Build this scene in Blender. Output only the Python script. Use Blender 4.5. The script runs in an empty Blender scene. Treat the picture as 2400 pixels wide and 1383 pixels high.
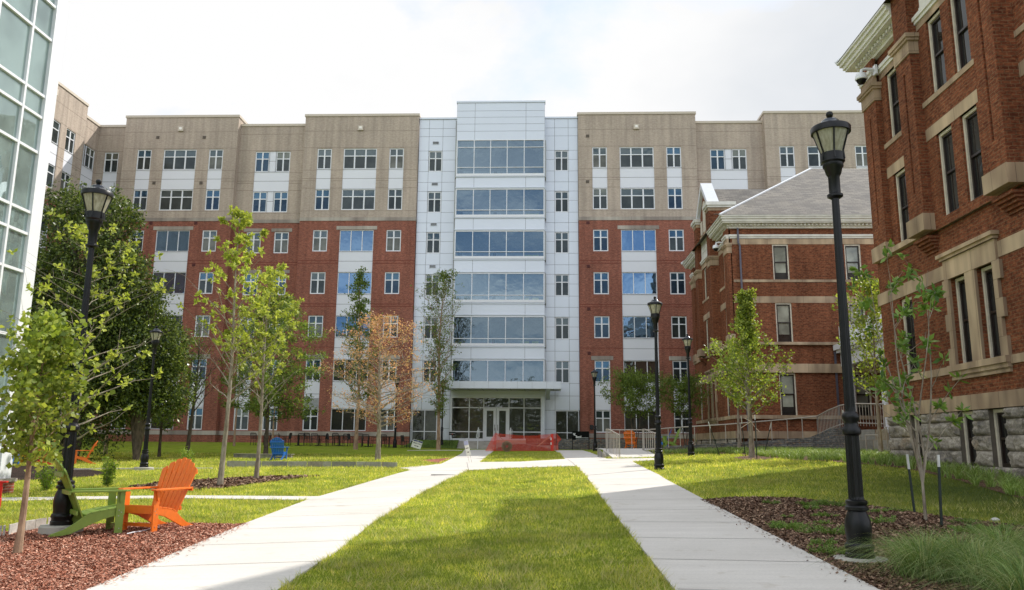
import bpy, math, random
import numpy as np
from mathutils import Vector, Matrix, noise
random.seed(7); RNG = np.random.default_rng(11)
SC = bpy.context.scene; COL = SC.collection
PI = math.pi; R = math.radians

# ---------------------------------------------------------------- camera frame
F = 1875.0; CX, CY = 1200.0, 691.5
UP = np.array([80, 9961.5, -F]); UP /= np.linalg.norm(UP)
YV = np.array([68, -(F*F+80*68)/9961.5, -F]); YV /= np.linalg.norm(YV)
XV = np.cross(YV, UP)
CAM = np.array([0, 0, 1.25])
def ray(px, py):
    r = np.array([px-CX, CY-py, -F]); return np.array([r@XV, r@YV, r@UP])
def UY(px, py, Y):
    r = ray(px, py); return CAM + r*(Y/r[1])
def UX(px, py, X):
    r = ray(px, py); return CAM + r*(X/r[0])
PROF = {-14: [(-40,-.6),(0,-.4),(11.6,-.08),(19.4,0),(28.8,.3),(36,.38),(47,.7),(58,1.15),(62,1.33),(400,1.5)],
 -5: [(-40,-.6),(0,-.3),(7.7,-.15),(14.5,.04),(25.4,.34),(36,.5),(47,.7),(58,.95),(64,1.1),(400,1.5)],
 3.5: [(-40,-.5),(0,-.25),(7.3,-.04),(12.9,.2),(20.9,.55),(24,.61),(30,.75),(45,.92),(58,1.0),(64,1.0),(400,1.5)],
 10: [(-40,-.4),(0,0),(9,.1),(12,.3),(18,.52),(25,.92),(34,1.0),(45,1.1),(60,1.1),(400,1.5)]}
KX = sorted(PROF)
def gv(x, y):
    x = np.asarray(x, float); y = np.asarray(y, float)
    v = [np.interp(y, [a for a, b in PROF[k]], [b for a, b in PROF[k]]) for k in KX]
    out = v[0].copy() if hasattr(v[0], 'copy') else v[0]
    for i in range(3):
        t = np.clip((x-KX[i])/(KX[i+1]-KX[i]), 0, 1)
        out = out*(1-t) + v[i+1]*t
    return out
def g(x, y): return float(gv(x, y))
def G(px, py, off=0.0):
    r = ray(px, py)
    for Y in np.arange(2, 120, .05):
        P = CAM + r*(Y/r[1])
        if P[2] <= g(P[0], P[1])+off: return P
    return P
def AT(px, Y):
    """ground point seen at picture column px at depth Y"""
    z = 1.0
    for _ in range(4):
        py = 1046 + (1.25-z)*F/Y
        P = UY(px, py, Y); z = g(P[0], Y)
    return np.array([P[0], Y, z])

# ---------------------------------------------------------------- object helpers
def tag(o, label=None, cat=None, group=None, kind=None):
    if label: o['label'] = label
    if cat: o['category'] = cat
    if group: o['group'] = group
    if kind: o['kind'] = kind
    return o
def thing(name, label, cat, loc=(0,0,0), rz=0, group=None):
    o = bpy.data.objects.new(name, None); COL.objects.link(o)
    o.location = [float(v) for v in loc]; o.rotation_euler = (0,0,rz); o.empty_display_size = .2
    return tag(o, label, cat, group)
def copy_tree(o, parent=None):
    c = o.copy(); COL.objects.link(c); c.parent = parent
    for ch in o.children: copy_tree(ch, c)
    return c
def kids_dup(root, loc, rz=0, label=None, scale=None):
    c = copy_tree(root); c.location = [float(v) for v in loc]; c.rotation_euler = (0,0,rz)
    if label: c['label'] = label
    if scale: c.scale = (scale,)*3
    return c
class MB:
    def __init__(s): s.v = []; s.f = []; s.m = []
    def quad(s, a, b, c, d, m=0):
        n = len(s.v); s.v += [tuple(a), tuple(b), tuple(c), tuple(d)]; s.f.append((n,n+1,n+2,n+3)); s.m.append(m)
    def poly(s, pts, m=0):
        n = len(s.v); s.v += [tuple(p) for p in pts]; s.f.append(tuple(range(n, n+len(pts)))); s.m.append(m)
    def box(s, x0, x1, y0, y1, z0, z1, m=0):
        if x0 > x1: x0, x1 = x1, x0
        if y0 > y1: y0, y1 = y1, y0
        if z0 > z1: z0, z1 = z1, z0
        n = len(s.v)
        s.v += [(x0,y0,z0),(x1,y0,z0),(x1,y1,z0),(x0,y1,z0),(x0,y0,z1),(x1,y0,z1),(x1,y1,z1),(x0,y1,z1)]
        for f in ((0,3,2,1),(4,5,6,7),(0,1,5,4),(1,2,6,5),(2,3,7,6),(3,0,4,7)):
            s.f.append(tuple(n+i for i in f)); s.m.append(m)
    def prism(s, pts, vec, m=0):
        """closed polygon pts extruded by vec"""
        k = len(pts); n = len(s.v); vec = Vector(vec)
        s.v += [tuple(p) for p in pts] + [tuple(Vector(p)+vec) for p in pts]
        s.f.append(tuple(n+i for i in range(k))[::-1]); s.m.append(m)
        s.f.append(tuple(n+k+i for i in range(k))); s.m.append(m)
        for i in range(k):
            j = (i+1) % k; s.f.append((n+i, n+j, n+k+j, n+k+i)); s.m.append(m)
    def tube(s, pts, rad, n=8, m=0, cap=True):
        pts = [Vector(p) for p in pts]
        if not hasattr(rad, '__len__'): rad = [rad]*len(pts)
        b = len(s.v); prev = None
        for i, p in enumerate(pts):
            d = (pts[min(i+1, len(pts)-1)] - pts[max(i-1, 0)]).normalized()
            if prev is None:
                a = d.orthogonal().normalized()
            else:
                a = (prev - d*prev.dot(d)).normalized()
            prev = a; c = d.cross(a)
            for k in range(n):
                t = 2*PI*k/n; s.v.append(tuple(p + (a*math.cos(t)+c*math.sin(t))*rad[i]))
        for i in range(len(pts)-1):
            for k in range(n):
                k2 = (k+1) % n
                s.f.append((b+i*n+k, b+i*n+k2, b+(i+1)*n+k2, b+(i+1)*n+k)); s.m.append(m)
        if cap:
            s.f.append(tuple(b+k for k in range(n))[::-1]); s.m.append(m)
            s.f.append(tuple(b+(len(pts)-1)*n+k for k in range(n))); s.m.append(m)
    def lathe(s, prof, n=24, c=(0,0,0), m=0, flute=None):
        b = len(s.v)
        for (r, z) in prof:
            for k in range(n):
                t = 2*PI*k/n; rr = r
                if flute and flute[0] <= z <= flute[1] and k % 2: rr = r*flute[2]
                s.v.append((c[0]+rr*math.cos(t), c[1]+rr*math.sin(t), c[2]+z))
        for i in range(len(prof)-1):
            for k in range(n):
                k2 = (k+1) % n
                s.f.append((b+i*n+k, b+i*n+k2, b+(i+1)*n+k2, b+(i+1)*n+k)); s.m.append(m)
        s.f.append(tuple(b+k for k in range(n))[::-1]); s.m.append(m)
        s.f.append(tuple(b+(len(prof)-1)*n+k for k in range(n))); s.m.append(m)
    def build(s, name, mats, parent=None, smooth=False, origin=None, bevel=0):
        if not isinstance(mats, (list, tuple)): mats = [mats]
        off = Vector((0,0,0))
        if origin is not None: off = Vector([float(t) for t in origin])
        elif parent is not None:
            off = Vector(parent.location)
            if parent.parent is not None: off = off + Vector(parent.parent.location)
        me = bpy.data.meshes.new(name)
        vv = s.v if off.length == 0 else [(a[0]-off.x, a[1]-off.y, a[2]-off.z) for a in s.v]
        me.from_pydata([(float(a[0]), float(a[1]), float(a[2])) for a in vv], [], s.f)
        for m in mats: me.materials.append(m)
        me.polygons.foreach_set('material_index', s.m)
        if smooth: me.polygons.foreach_set('use_smooth', [True]*len(s.f))
        me.update()
        o = bpy.data.objects.new(name, me); COL.objects.link(o)
        if parent is not None: o.parent = parent
        elif origin is not None: o.location = off
        if smooth:
            try: me.set_sharp_from_angle(angle=R(40))
            except Exception: pass
        if bevel:
            b = o.modifiers.new('bevel', 'BEVEL'); b.width = bevel; b.segments = 2; b.limit_method = 'ANGLE'
        return o
def np_mesh(name, V, Fc, mats, nper, parent=None, midx=None):
    """fast mesh from numpy arrays, faces all with nper corners"""
    me = bpy.data.meshes.new(name)
    me.vertices.add(len(V)); me.vertices.foreach_set('co', np.ascontiguousarray(V, dtype=np.float32).ravel())
    nf = len(Fc); me.loops.add(nf*nper); me.loops.foreach_set('vertex_index', np.ascontiguousarray(Fc, dtype=np.int32).ravel())
    me.polygons.add(nf); me.polygons.foreach_set('loop_start', np.arange(nf, dtype=np.int32)*nper)
    try: me.polygons.foreach_set('loop_total', np.full(nf, nper, dtype=np.int32))
    except Exception: pass
    for m in (mats if isinstance(mats, (list, tuple)) else [mats]): me.materials.append(m)
    if midx is not None: me.polygons.foreach_set('material_index', np.ascontiguousarray(midx, dtype=np.int32))
    me.update(calc_edges=True); me.validate()
    o = bpy.data.objects.new(name, me); COL.objects.link(o)
    if parent: o.parent = parent
    return o

# ---------------------------------------------------------------- materials
class NT:
    def __init__(s, name):
        s.m = bpy.data.materials.new(name); s.m.use_nodes = True; s.t = s.m.node_tree; s.t.nodes.clear()
        s.out = s.n('ShaderNodeOutputMaterial')
    def n(s, typ, **kw):
        x = s.t.nodes.new(typ)
        for k, v in kw.items(): setattr(x, k, v)
        return x
    def l(s, a, b): s.t.links.new(a, b)
    def noise(s, scale, vec=None, detail=4, rough=.55):
        x = s.n('ShaderNodeTexNoise'); x.inputs['Scale'].default_value = scale
        x.inputs['Detail'].default_value = detail; x.inputs['Roughness'].default_value = rough
        if vec is not None: s.l(vec, x.inputs['Vector'])
        return x.outputs['Fac']
    def ramp(s, fac, stops):
        x = s.n('ShaderNodeValToRGB'); e = x.color_ramp.elements
        e[0].position, e[0].color = stops[0][0], (*stops[0][1], 1)
        e[1].position, e[1].color = stops[-1][0], (*stops[-1][1], 1)
        for p, c in stops[1:-1]:
            k = e.new(p); k.color = (*c, 1)
        s.l(fac, x.inputs['Fac']); return x.outputs['Color']
    def mix(s, fac, a, b, mode='MIX'):
        x = s.n('ShaderNodeMix', data_type='RGBA', blend_type=mode)
        for sock, v in ((x.inputs[0], fac), (x.inputs[6], a), (x.inputs[7], b)):
            if hasattr(v, 'node'): s.l(v, sock)
            elif isinstance(v, (int, float)): sock.default_value = v
            else: sock.default_value = (*v, 1)
        return x.outputs[2]
    def math(s, op, a, b=0.0):
        x = s.n('ShaderNodeMath', operation=op)
        for sock, v in ((x.inputs[0], a), (x.inputs[1], b)):
            if hasattr(v, 'node'): s.l(v, sock)
            else: sock.default_value = v
        return x.outputs[0]
    def pos(s): return s.n('ShaderNodeNewGeometry').outputs['Position']
    def bsdf(s, color, rough=.7, metal=0., bump=None, bstr=.2, bdist=.01, spec=.5):
        b = s.n('ShaderNodeBsdfPrincipled')
        if hasattr(color, 'node'): s.l(color, b.inputs['Base Color'])
        else: b.inputs['Base Color'].default_value = (*color, 1)
        if hasattr(rough, 'node'): s.l(rough, b.inputs['Roughness'])
        else: b.inputs['Roughness'].default_value = rough
        b.inputs['Metallic'].default_value = metal
        b.inputs['Specular IOR Level'].default_value = spec
        if bump is not None:
            u = s.n('ShaderNodeBump'); u.inputs['Strength'].default_value = bstr; u.inputs['Distance'].default_value = bdist
            s.l(bump, u.inputs['Height']); s.l(u.outputs['Normal'], b.inputs['Normal'])
        return b.outputs['BSDF']
    def done(s, sh): s.l(sh, s.out.inputs['Surface']); return s.m
def sc(c, k): return tuple(min(1, v*k) for v in c)
def plain(name, c, rough=.5, metal=0., var=.12, scale=6, bump=.05, spec=.5):
    t = NT(name); p = t.pos(); f = t.noise(scale, p)
    col = t.ramp(f, [(.3, sc(c, 1-var)), (.7, sc(c, 1+var))])
    return t.done(t.bsdf(col, rough, metal, bump=t.noise(scale*12, p), bstr=bump, bdist=.01, spec=spec))
def wall_uv(t):
    """brick coordinates: along the wall, height"""
    gn = t.n('ShaderNodeNewGeometry'); sp = t.n('ShaderNodeSeparateXYZ'); t.l(gn.outputs['Position'], sp.inputs[0])
    sn = t.n('ShaderNodeSeparateXYZ'); t.l(gn.outputs['True Normal'], sn.inputs[0])
    ax = t.math('ABSOLUTE', sn.outputs[0]); k = t.math('GREATER_THAN', ax, .7)
    m = t.n('ShaderNodeMix'); t.l(k, m.inputs[0]); t.l(sp.outputs[0], m.inputs[2]); t.l(sp.outputs[1], m.inputs[3])
    cb = t.n('ShaderNodeCombineXYZ'); t.l(m.outputs[0], cb.inputs[0]); t.l(sp.outputs[2], cb.inputs[1])
    return cb.outputs[0], gn.outputs['Position']
def brick(name, c1, c2, mortar, w=.203, h=.0677, ms=.010, blotch=.25, dots=0., rough=.85, bs=.5, spec=.25, odd=.62, c3=None, joint_z=None):
    t = NT(name); uv, p = wall_uv(t)
    b = t.n('ShaderNodeTexBrick'); t.l(uv, b.inputs['Vector'])
    b.inputs['Scale'].default_value = 1; b.inputs['Brick Width'].default_value = w; b.inputs['Row Height'].default_value = h
    b.inputs['Mortar Size'].default_value = ms/2*1.15; b.inputs['Mortar Smooth'].default_value = .2; b.inputs['Bias'].default_value = 0
    b.inputs['Color1'].default_value = (*c1, 1); b.inputs['Color2'].default_value = (*c2, 1); b.inputs['Mortar'].default_value = (*mortar, 1)
    col = b.outputs['Color']
    # darker / lighter odd bricks
    mp = t.n('ShaderNodeMapping'); mp.inputs['Scale'].default_value = (1/w*.97, 1/h, 1); t.l(uv, mp.inputs['Vector'])
    wn = t.noise(.9, mp.outputs[0], 2, .9)
    col = t.mix(t.ramp(wn, [(.42, (0,0,0)), (.6, (1,1,1))]), t.mix(1.0, col, (odd, odd*.95, odd*.97), 'MULTIPLY'), col)
    if c3:
        col = t.mix(t.ramp(t.noise(1.7, mp.outputs[0], 1, .5), [(.6, (0,0,0)), (.66, (.8,.8,.8))]), col, c3)
    big = t.noise(.35, p, 5, .6)
    col = t.mix(1.0, col, t.ramp(big, [(.3, (1-blotch,)*3), (.7, (1+blotch*.4,)*3)]), 'MULTIPLY')
    # rain streaks
    mp2 = t.n('ShaderNodeMapping'); mp2.inputs['Scale'].default_value = (2.5, 2.5, .15); t.l(p, mp2.inputs['Vector'])
    col = t.mix(1.0, col, t.ramp(t.noise(1.0, mp2.outputs[0], 4, .6), [(.35, (.78,.78,.79)), (.6, (1,1,1))]), 'MULTIPLY')
    if dots:
        dm = t.ramp(t.noise(.5, p, 3), [(.45, (0,0,0)), (.7, (dots,)*3)])
        dn = t.ramp(t.noise(3.2, mp.outputs[0], 1), [(.6, (0,0,0)), (.68, (1,1,1))])
        k = t.n('ShaderNodeMix', data_type='RGBA', blend_type='MULTIPLY'); k.inputs[0].default_value = 1; t.l(dm, k.inputs[6]); t.l(dn, k.inputs[7])
        col = t.mix(k.outputs[2], col, sc(mortar, 1.25))
    return t.done(t.bsdf(col, rough, bump=b.outputs['Fac'], bstr=-bs, bdist=.008, spec=spec))
M = {}
M['red'] = brick('red_brick', (.385,.122,.075), (.295,.092,.057), (.48,.30,.23), blotch=.16, dots=.3)
M['tan'] = brick('tan_brick', (.50,.418,.335), (.45,.375,.30), (.62,.54,.45), blotch=.12, dots=.45, odd=.85)
M['old'] = brick('old_brick', (.33,.112,.056), (.20,.066,.037), (.27,.165,.095), w=.205, h=.088, ms=.015, spec=.08, blotch=.24, c3=(.36,.135,.062))
M['lime'] = brick('limestone', (.62,.47,.315), (.55,.415,.275), (.27,.20,.14), w=1.25, h=3.1, ms=.012, blotch=.22, bs=.15)
M['cast'] = brick('cast_stone', (.50,.45,.385), (.47,.42,.355), (.3,.27,.22), w=3.6, h=5, ms=.012, blotch=.1, bs=.1)
M['ledge'] = brick('ledgestone', (.30,.29,.27), (.17,.175,.18), (.07,.066,.06), w=.34, h=.095, ms=.016, blotch=.4, bs=1., c3=(.40,.30,.19), dots=.0)
M['step'] = plain('step_concrete', (.42,.395,.35), .9, var=.12, scale=3)
M['panel'] = plain('aluminium_panel', (.60,.635,.69), .32, .25, var=.02, scale=.5, bump=.0)
M['white_panel'] = plain('white_spandrel', (.70,.71,.76), .5, 0, var=.02, scale=.6, bump=0)
M['seam'] = plain('seam_dark', (.10,.095,.09), .9)
M['seam_tan'] = plain('seam_tan', (.17,.13,.10), .9)
M['coping'] = plain('coping_metal', (.53,.46,.375), .5, .1, var=.04)
M['frame'] = plain('white_frame', (.74,.75,.78), .4, 0, var=.03, bump=0)
M['trim'] = plain('white_trim', (.70,.68,.62), .55, 0, var=.12, scale=2.5, bump=.1)
M['cream'] = plain('cream_jamb', (.66,.60,.49), .6, 0, var=.14, scale=5)
M['bronze'] = plain('dark_sash', (.022,.014,.012), .35, 0, var=.2)
M['black'] = plain('black_cast_iron', (.006,.006,.007), .34, 0, var=.25, scale=9, bump=.12, spec=.32)
M['blackm'] = plain('black_matte', (.016,.015,.015), .6, 0, var=.2)
M['galv'] = plain('painted_rail', (.43,.385,.335), .5, .1, var=.08)
M['down'] = plain('downspout', (.10,.095,.125), .4, .2)
M['roofflat'] = plain('flat_roof', (.2,.2,.2), .9)
M['soffit'] = plain('soffit_grey', (.34,.36,.37), .35, .4, var=.05)
M['louver'] = plain('louver', (.36,.37,.37), .5, .3, var=.08)
M['inner'] = plain('interior_wall', (.42,.43,.42), .8)
M['dark_in'] = plain('interior_dark', (.05,.06,.07), .8)
def shingle():
    t = NT('slate_shingle'); p = t.pos(); sp = t.n('ShaderNodeSeparateXYZ'); t.l(p, sp.inputs[0])
    cb = t.n('ShaderNodeCombineXYZ'); t.l(t.math('ADD', sp.outputs[0], 0), cb.inputs[0]); t.l(sp.outputs[2], cb.inputs[1])
    gn = t.n('ShaderNodeNewGeometry'); sn = t.n('ShaderNodeSeparateXYZ'); t.l(gn.outputs['True Normal'], sn.inputs[0])
    k = t.math('GREATER_THAN', t.math('ABSOLUTE', sn.outputs[0]), .4)
    m = t.n('ShaderNodeMix'); t.l(k, m.inputs[0]); t.l(sp.outputs[0], m.inputs[2]); t.l(sp.outputs[1], m.inputs[3]); t.l(m.outputs[0], cb.inputs[0])
    b = t.n('ShaderNodeTexBrick'); t.l(cb.outputs[0], b.inputs['Vector']); b.inputs['Scale'].default_value = 1
    b.inputs['Brick Width'].default_value = .42; b.inputs['Row Height'].default_value = .11; b.inputs['Mortar Size'].default_value = .006
    b.inputs['Color1'].default_value = (.36,.335,.30,1); b.inputs['Color2'].default_value = (.22,.205,.19,1); b.inputs['Mortar'].default_value = (.06,.055,.05,1)
    c = t.mix(1., b.outputs['Color'], t.ramp(t.noise(.9, p, 6), [(.3, (.55,.54,.54)), (.7, (.74,.71,.66))]), 'MULTIPLY')
    return t.done(t.bsdf(c, .9, bump=b.outputs['Fac'], bstr=-.6, bdist=.015))
M['slate'] = shingle()
def rockface():
    t = NT('rockface_stone'); p = t.pos()
    f = t.noise(2.2, p, 8, .65); f2 = t.noise(.8, p, 3); f3 = t.noise(16, p, 5, .7)
    c = t.ramp(f, [(.3, (.15,.135,.12)), (.5, (.36,.32,.27)), (.72, (.56,.50,.42))])
    c = t.mix(t.ramp(f2, [(.55, (0,0,0)), (.72, (.7,.7,.7))]), c, (.45,.29,.15))
    c = t.mix(1., c, t.ramp(f3, [(.35, (.6,.6,.6)), (.65, (1.15,1.15,1.15))]), 'MULTIPLY')
    return t.done(t.bsdf(c, .95, bump=t.noise(22, p, 8, .7), bstr=.7, bdist=.03))
M['rock'] = rockface()
def glass(name, tint, fac, base, wav=.02, sc_=1.2, transp=0., rough=.02):
    t = NT(name); p = t.pos()
    oi = t.n('ShaderNodeObjectInfo')
    gl = t.n('ShaderNodeBsdfGlossy'); gl.inputs['Roughness'].default_value = rough
    tc = t.mix(oi.outputs['Random'], sc(tint, .75), sc(tint, 1.15)); t.l(tc, gl.inputs['Color'])
    u = t.n('ShaderNodeBump'); u.inputs['Strength'].default_value = wav; u.inputs['Distance'].default_value = .2
    t.l(t.noise(sc_, p, 2), u.inputs['Height']); t.l(u.outputs['Normal'], gl.inputs['Normal'])
    d = t.n('ShaderNodeBsdfDiffuse'); bc = t.ramp(t.noise(.9, p, 3), [(.35, sc(base, .55)), (.65, sc(base, 1.35))]); t.l(bc, d.inputs['Color'])
    inner = d.outputs[0]
    if transp:
        tr = t.n('ShaderNodeBsdfTransparent'); tr.inputs['Color'].default_value = (*[.55+.45*v for v in tint], 1)
        ms = t.n('ShaderNodeMixShader'); ms.inputs[0].default_value = transp; t.l(d.outputs[0], ms.inputs[1]); t.l(tr.outputs[0], ms.inputs[2]); inner = ms.outputs[0]
    fr = t.n('ShaderNodeFresnel'); fr.inputs['IOR'].default_value = 1.45
    k = t.math('MAXIMUM', fr.outputs[0], fac)
    ms = t.n('ShaderNodeMixShader'); t.l(k, ms.inputs[0]); t.l(inner, ms.inputs[1]); t.l(gl.outputs[0], ms.inputs[2])
    return t.done(ms.outputs[0])
M['g_up'] = glass('glass_upper', (.55,.68,.74), .105, (.035,.045,.045), .05)
M['g_lo'] = glass('glass_screened', (.55,.64,.70), .05, (.035,.04,.038), .05, rough=.12)
M['g_up2'] = glass('glass_upper_blue', (.25,.48,.72), .16, (.03,.05,.07), .05)
M['g_lo2'] = glass('glass_lower_blue', (.22,.36,.52), .10, (.02,.03,.045), .05)
M['g_up3'] = glass('glass_upper_grey', (.6,.68,.64), .12, (.08,.085,.07), .05)
M['g_lo3'] = glass('glass_blind', (.55,.6,.6), .05, (.13,.13,.115), .05)
M['g_wide'] = glass('glass_lowe', (.27,.46,.74), .33, (.03,.05,.07), .03)
M['g_tower'] = glass('glass_tower', (.40,.54,.66), .25, (.05,.08,.11), .03, transp=.82)
M['g_store'] = glass('glass_storefront', (.50,.54,.52), .12, (.05,.045,.035), .10, 1.5, transp=.55)
M['g_atr'] = glass('glass_atrium', (.78,.95,.93), .33, (.46,.60,.57), .03, transp=.62)
M['g_old'] = glass('glass_old', (.80,.84,.88), .07, (.03,.028,.026), .04)
M['shade'] = glass('glass_shade', (.8,.85,.85), .08, (.33,.335,.275), .05)
def hall_shade(t, p):  # mask for the near hall's shade, painted into the right lawn's colour
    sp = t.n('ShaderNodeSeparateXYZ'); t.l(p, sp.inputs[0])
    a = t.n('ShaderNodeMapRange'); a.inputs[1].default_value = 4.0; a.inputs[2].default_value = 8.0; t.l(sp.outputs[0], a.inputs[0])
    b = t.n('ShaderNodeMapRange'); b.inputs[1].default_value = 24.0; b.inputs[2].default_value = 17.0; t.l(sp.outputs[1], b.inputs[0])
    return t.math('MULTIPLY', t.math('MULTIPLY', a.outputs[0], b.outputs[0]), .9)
def leafmat(name, cols, trans=.45, rough=.5):
    t = NT(name); gn = t.n('ShaderNodeNewGeometry')
    c = t.ramp(gn.outputs['Random Per Island'], [(i/(len(cols)-1), k) for i, k in enumerate(cols)])
    c = t.mix(1., c, t.ramp(t.noise(.8, gn.outputs['Position'], 3), [(.3, (.72,.72,.72)), (.7, (1.2,1.2,1.2))]), 'MULTIPLY')
    if name == 'grass_blade':
        pp = gn.outputs['Position']
        c = t.mix(1., c, t.ramp(t.noise(2.2, pp, 5, .65), [(.32, (.42,.50,.52)), (.5, (1,1,1)), (.68, (1.45,1.3,1.15))]), 'MULTIPLY')
        c = t.mix(t.ramp(t.noise(.7, pp, 4, .6), [(.5, (0,0,0)), (.7, (.55,.55,.55))]), c, (.46,.40,.16))
        c = t.mix(hall_shade(t, gn.outputs['Position']), c, (.075,.115,.028))
    b = t.bsdf(c, rough, spec=.35)
    tr = t.n('ShaderNodeBsdfTranslucent'); c2 = t.mix(1., c, (1.25,1.2,.6), 'MULTIPLY'); t.l(c2, tr.inputs['Color'])
    ms = t.n('ShaderNodeMixShader'); ms.inputs[0].default_value = trans; t.l(b, ms.inputs[1]); t.l(tr.outputs[0], ms.inputs[2])
    return t.done(ms.outputs[0])
M['lf_lime'] = leafmat('leaf_lime', [(.24,.31,.05),(.40,.46,.08),(.54,.58,.17)])
M['lf_ginkgo'] = leafmat('leaf_ginkgo', [(.12,.18,.035),(.25,.33,.05),(.42,.48,.11)])
M['lf_dark'] = leafmat('leaf_dark', [(.02,.038,.012),(.06,.095,.024),(.12,.165,.035),(.26,.31,.075)], .3, .32)
M['lf_mid'] = leafmat('leaf_mid', [(.085,.14,.03),(.16,.235,.045),(.26,.34,.08)])
M['lf_mag'] = leafmat('leaf_magnolia', [(.07,.15,.03),(.15,.26,.045),(.26,.38,.09)], .35, .3)
M['lf_orange'] = leafmat('leaf_orange', [(.58,.27,.16),(.74,.42,.28),(.54,.31,.20),(.46,.40,.16)])
M['lf_shrub'] = leafmat('leaf_shrub', [(.15,.25,.035),(.3,.4,.06)])
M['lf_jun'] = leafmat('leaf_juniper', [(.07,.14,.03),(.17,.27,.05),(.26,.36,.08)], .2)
M['lf_lir'] = leafmat('leaf_liriope', [(.11,.19,.035),(.24,.36,.07),(.40,.50,.2)], .35)
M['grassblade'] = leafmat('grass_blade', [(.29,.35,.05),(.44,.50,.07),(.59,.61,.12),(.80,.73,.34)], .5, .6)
M['fountain'] = leafmat('fountain_grass', [(.09,.17,.045),(.16,.27,.07),(.27,.36,.11),(.5,.5,.26)], .3, .5)
def barkmat(name, a, b, sc_=9):
    t = NT(name); p = t.pos(); mp = t.n('ShaderNodeMapping'); mp.inputs['Scale'].default_value = (1,1,.35); t.l(p, mp.inputs['Vector'])
    f = t.noise(sc_, mp.outputs[0], 6, .65)
    return t.done(t.bsdf(t.ramp(f, [(.35, a), (.62, b)]), .9, bump=f, bstr=.6, bdist=.02))
M['bark'] = barkmat('bark_grey', (.16,.125,.09), (.36,.31,.245))
M['bark_tan'] = barkmat('bark_tan', (.20,.12,.075), (.42,.29,.19))
M['bark_dark'] = barkmat('bark_dark', (.05,.038,.028), (.14,.105,.08))
def lawn():
    t = NT('lawn_ground'); p = t.pos()
    f = t.noise(1.1, p, 6, .65); f2 = t.noise(.22, p, 3); f3 = t.noise(28, p, 4, .8)
    c = t.ramp(f, [(.3, (.19,.26,.024)), (.55, (.27,.35,.03)), (.75, (.37,.40,.06))])
    c = t.mix(t.ramp(f2, [(.5, (0,0,0)), (.75, (.5,.5,.5))]), c, (.33,.32,.085))
    c = t.mix(hall_shade(t, p), c, (.055,.085,.02)); c = t.mix(1., c, t.ramp(f3, [(.3, (.45,.45,.45)), (.7, (1.35,1.35,1.3))]), 'MULTIPLY')
    return t.done(t.bsdf(c, .95, bump=t.noise(60, p, 4, .8), bstr=1., bdist=.04, spec=.1))
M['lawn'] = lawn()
def concrete():
    t = NT('path_concrete'); p = t.pos()
    f = t.noise(.5, p, 6, .6); f2 = t.noise(40, p, 4, .7)
    c = t.ramp(f, [(.3, (.57,.535,.485)), (.7, (.67,.63,.58))])
    c = t.mix(1., c, t.ramp(f2, [(.3, (.9,.9,.9)), (.7, (1.05,1.05,1.05))]), 'MULTIPLY')
    mp = t.n('ShaderNodeMapping'); mp.inputs['Scale'].default_value = (.3, 9, 1); t.l(p, mp.inputs['Vector'])
    c = t.mix(1., c, t.ramp(t.noise(1., mp.outputs[0], 4), [(.3, (.93,.93,.93)), (.7, (1.03,1.03,1.03))]), 'MULTIPLY')
    c = t.mix(1., c, t.ramp(t.noise(3.1, p, 2), [(.22, (.82,.79,.74)), (.36, (1,1,1))]), 'MULTIPLY')
    return t.done(t.bsdf(c, .85, bump=f2, bstr=.25, bdist=.004))
M['conc'] = concrete()
def mulch(name, a, b, c_):
    t = NT(name); p = t.pos()
    v = t.n('ShaderNodeTexVoronoi'); v.inputs['Scale'].default_value = 45; t.l(p, v.inputs['Vector'])
    c = t.ramp(v.outputs['Color'], [(.2, a), (.5, b), (.85, c_)])
    c = t.mix(1., c, t.ramp(t.noise(1.3, p, 4), [(.3, (.7,.7,.7)), (.7, (1.2,1.2,1.2))]), 'MULTIPLY')
    return t.done(t.bsdf(c, .95, bump=t.noise(30, p, 6, .8), bstr=1., bdist=.06, spec=.2))
M['mulch_red'] = mulch('mulch_red', (.12,.035,.022), (.36,.12,.075), (.62,.29,.2))
M['mulch_brown'] = mulch('mulch_brown', (.06,.034,.022), (.17,.098,.06), (.34,.21,.135))
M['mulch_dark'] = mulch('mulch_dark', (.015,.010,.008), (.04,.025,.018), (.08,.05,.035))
def chipm(name, cols):
    t = NT(name); gn = t.n('ShaderNodeNewGeometry')
    c = t.ramp(gn.outputs['Random Per Island'], [(i/(len(cols)-1), k) for i, k in enumerate(cols)])
    p = gn.outputs['Position']
    c = t.mix(1., c, t.ramp(t.noise(7, p, 6, .7), [(.3, (.7,.7,.7)), (.7, (1.15,1.15,1.15))]), 'MULTIPLY')
    return t.done(t.bsdf(c, .85, spec=.3, bump=t.noise(14, p, 6, .7), bstr=.5, bdist=.02))
M['chip_red'] = chipm('chip_red', [(.10,.034,.020),(.36,.125,.070),(.52,.215,.135),(.72,.45,.33)])
M['chip_brown'] = chipm('chip_brown', [(.045,.024,.016),(.14,.073,.044),(.22,.125,.075),(.44,.30,.2)])
M['wallstone'] = chipm('wall_stone', [(.20,.19,.165),(.30,.285,.245),(.40,.375,.32),(.24,.235,.225),(.36,.30,.22)])
M['border'] = chipm('border_stone', [(.40,.38,.34),(.55,.52,.47),(.66,.63,.58)])
M['gravel'] = chipm('gravel_chip', [(.2,.14,.12),(.35,.28,.25),(.5,.45,.4)])

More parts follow.
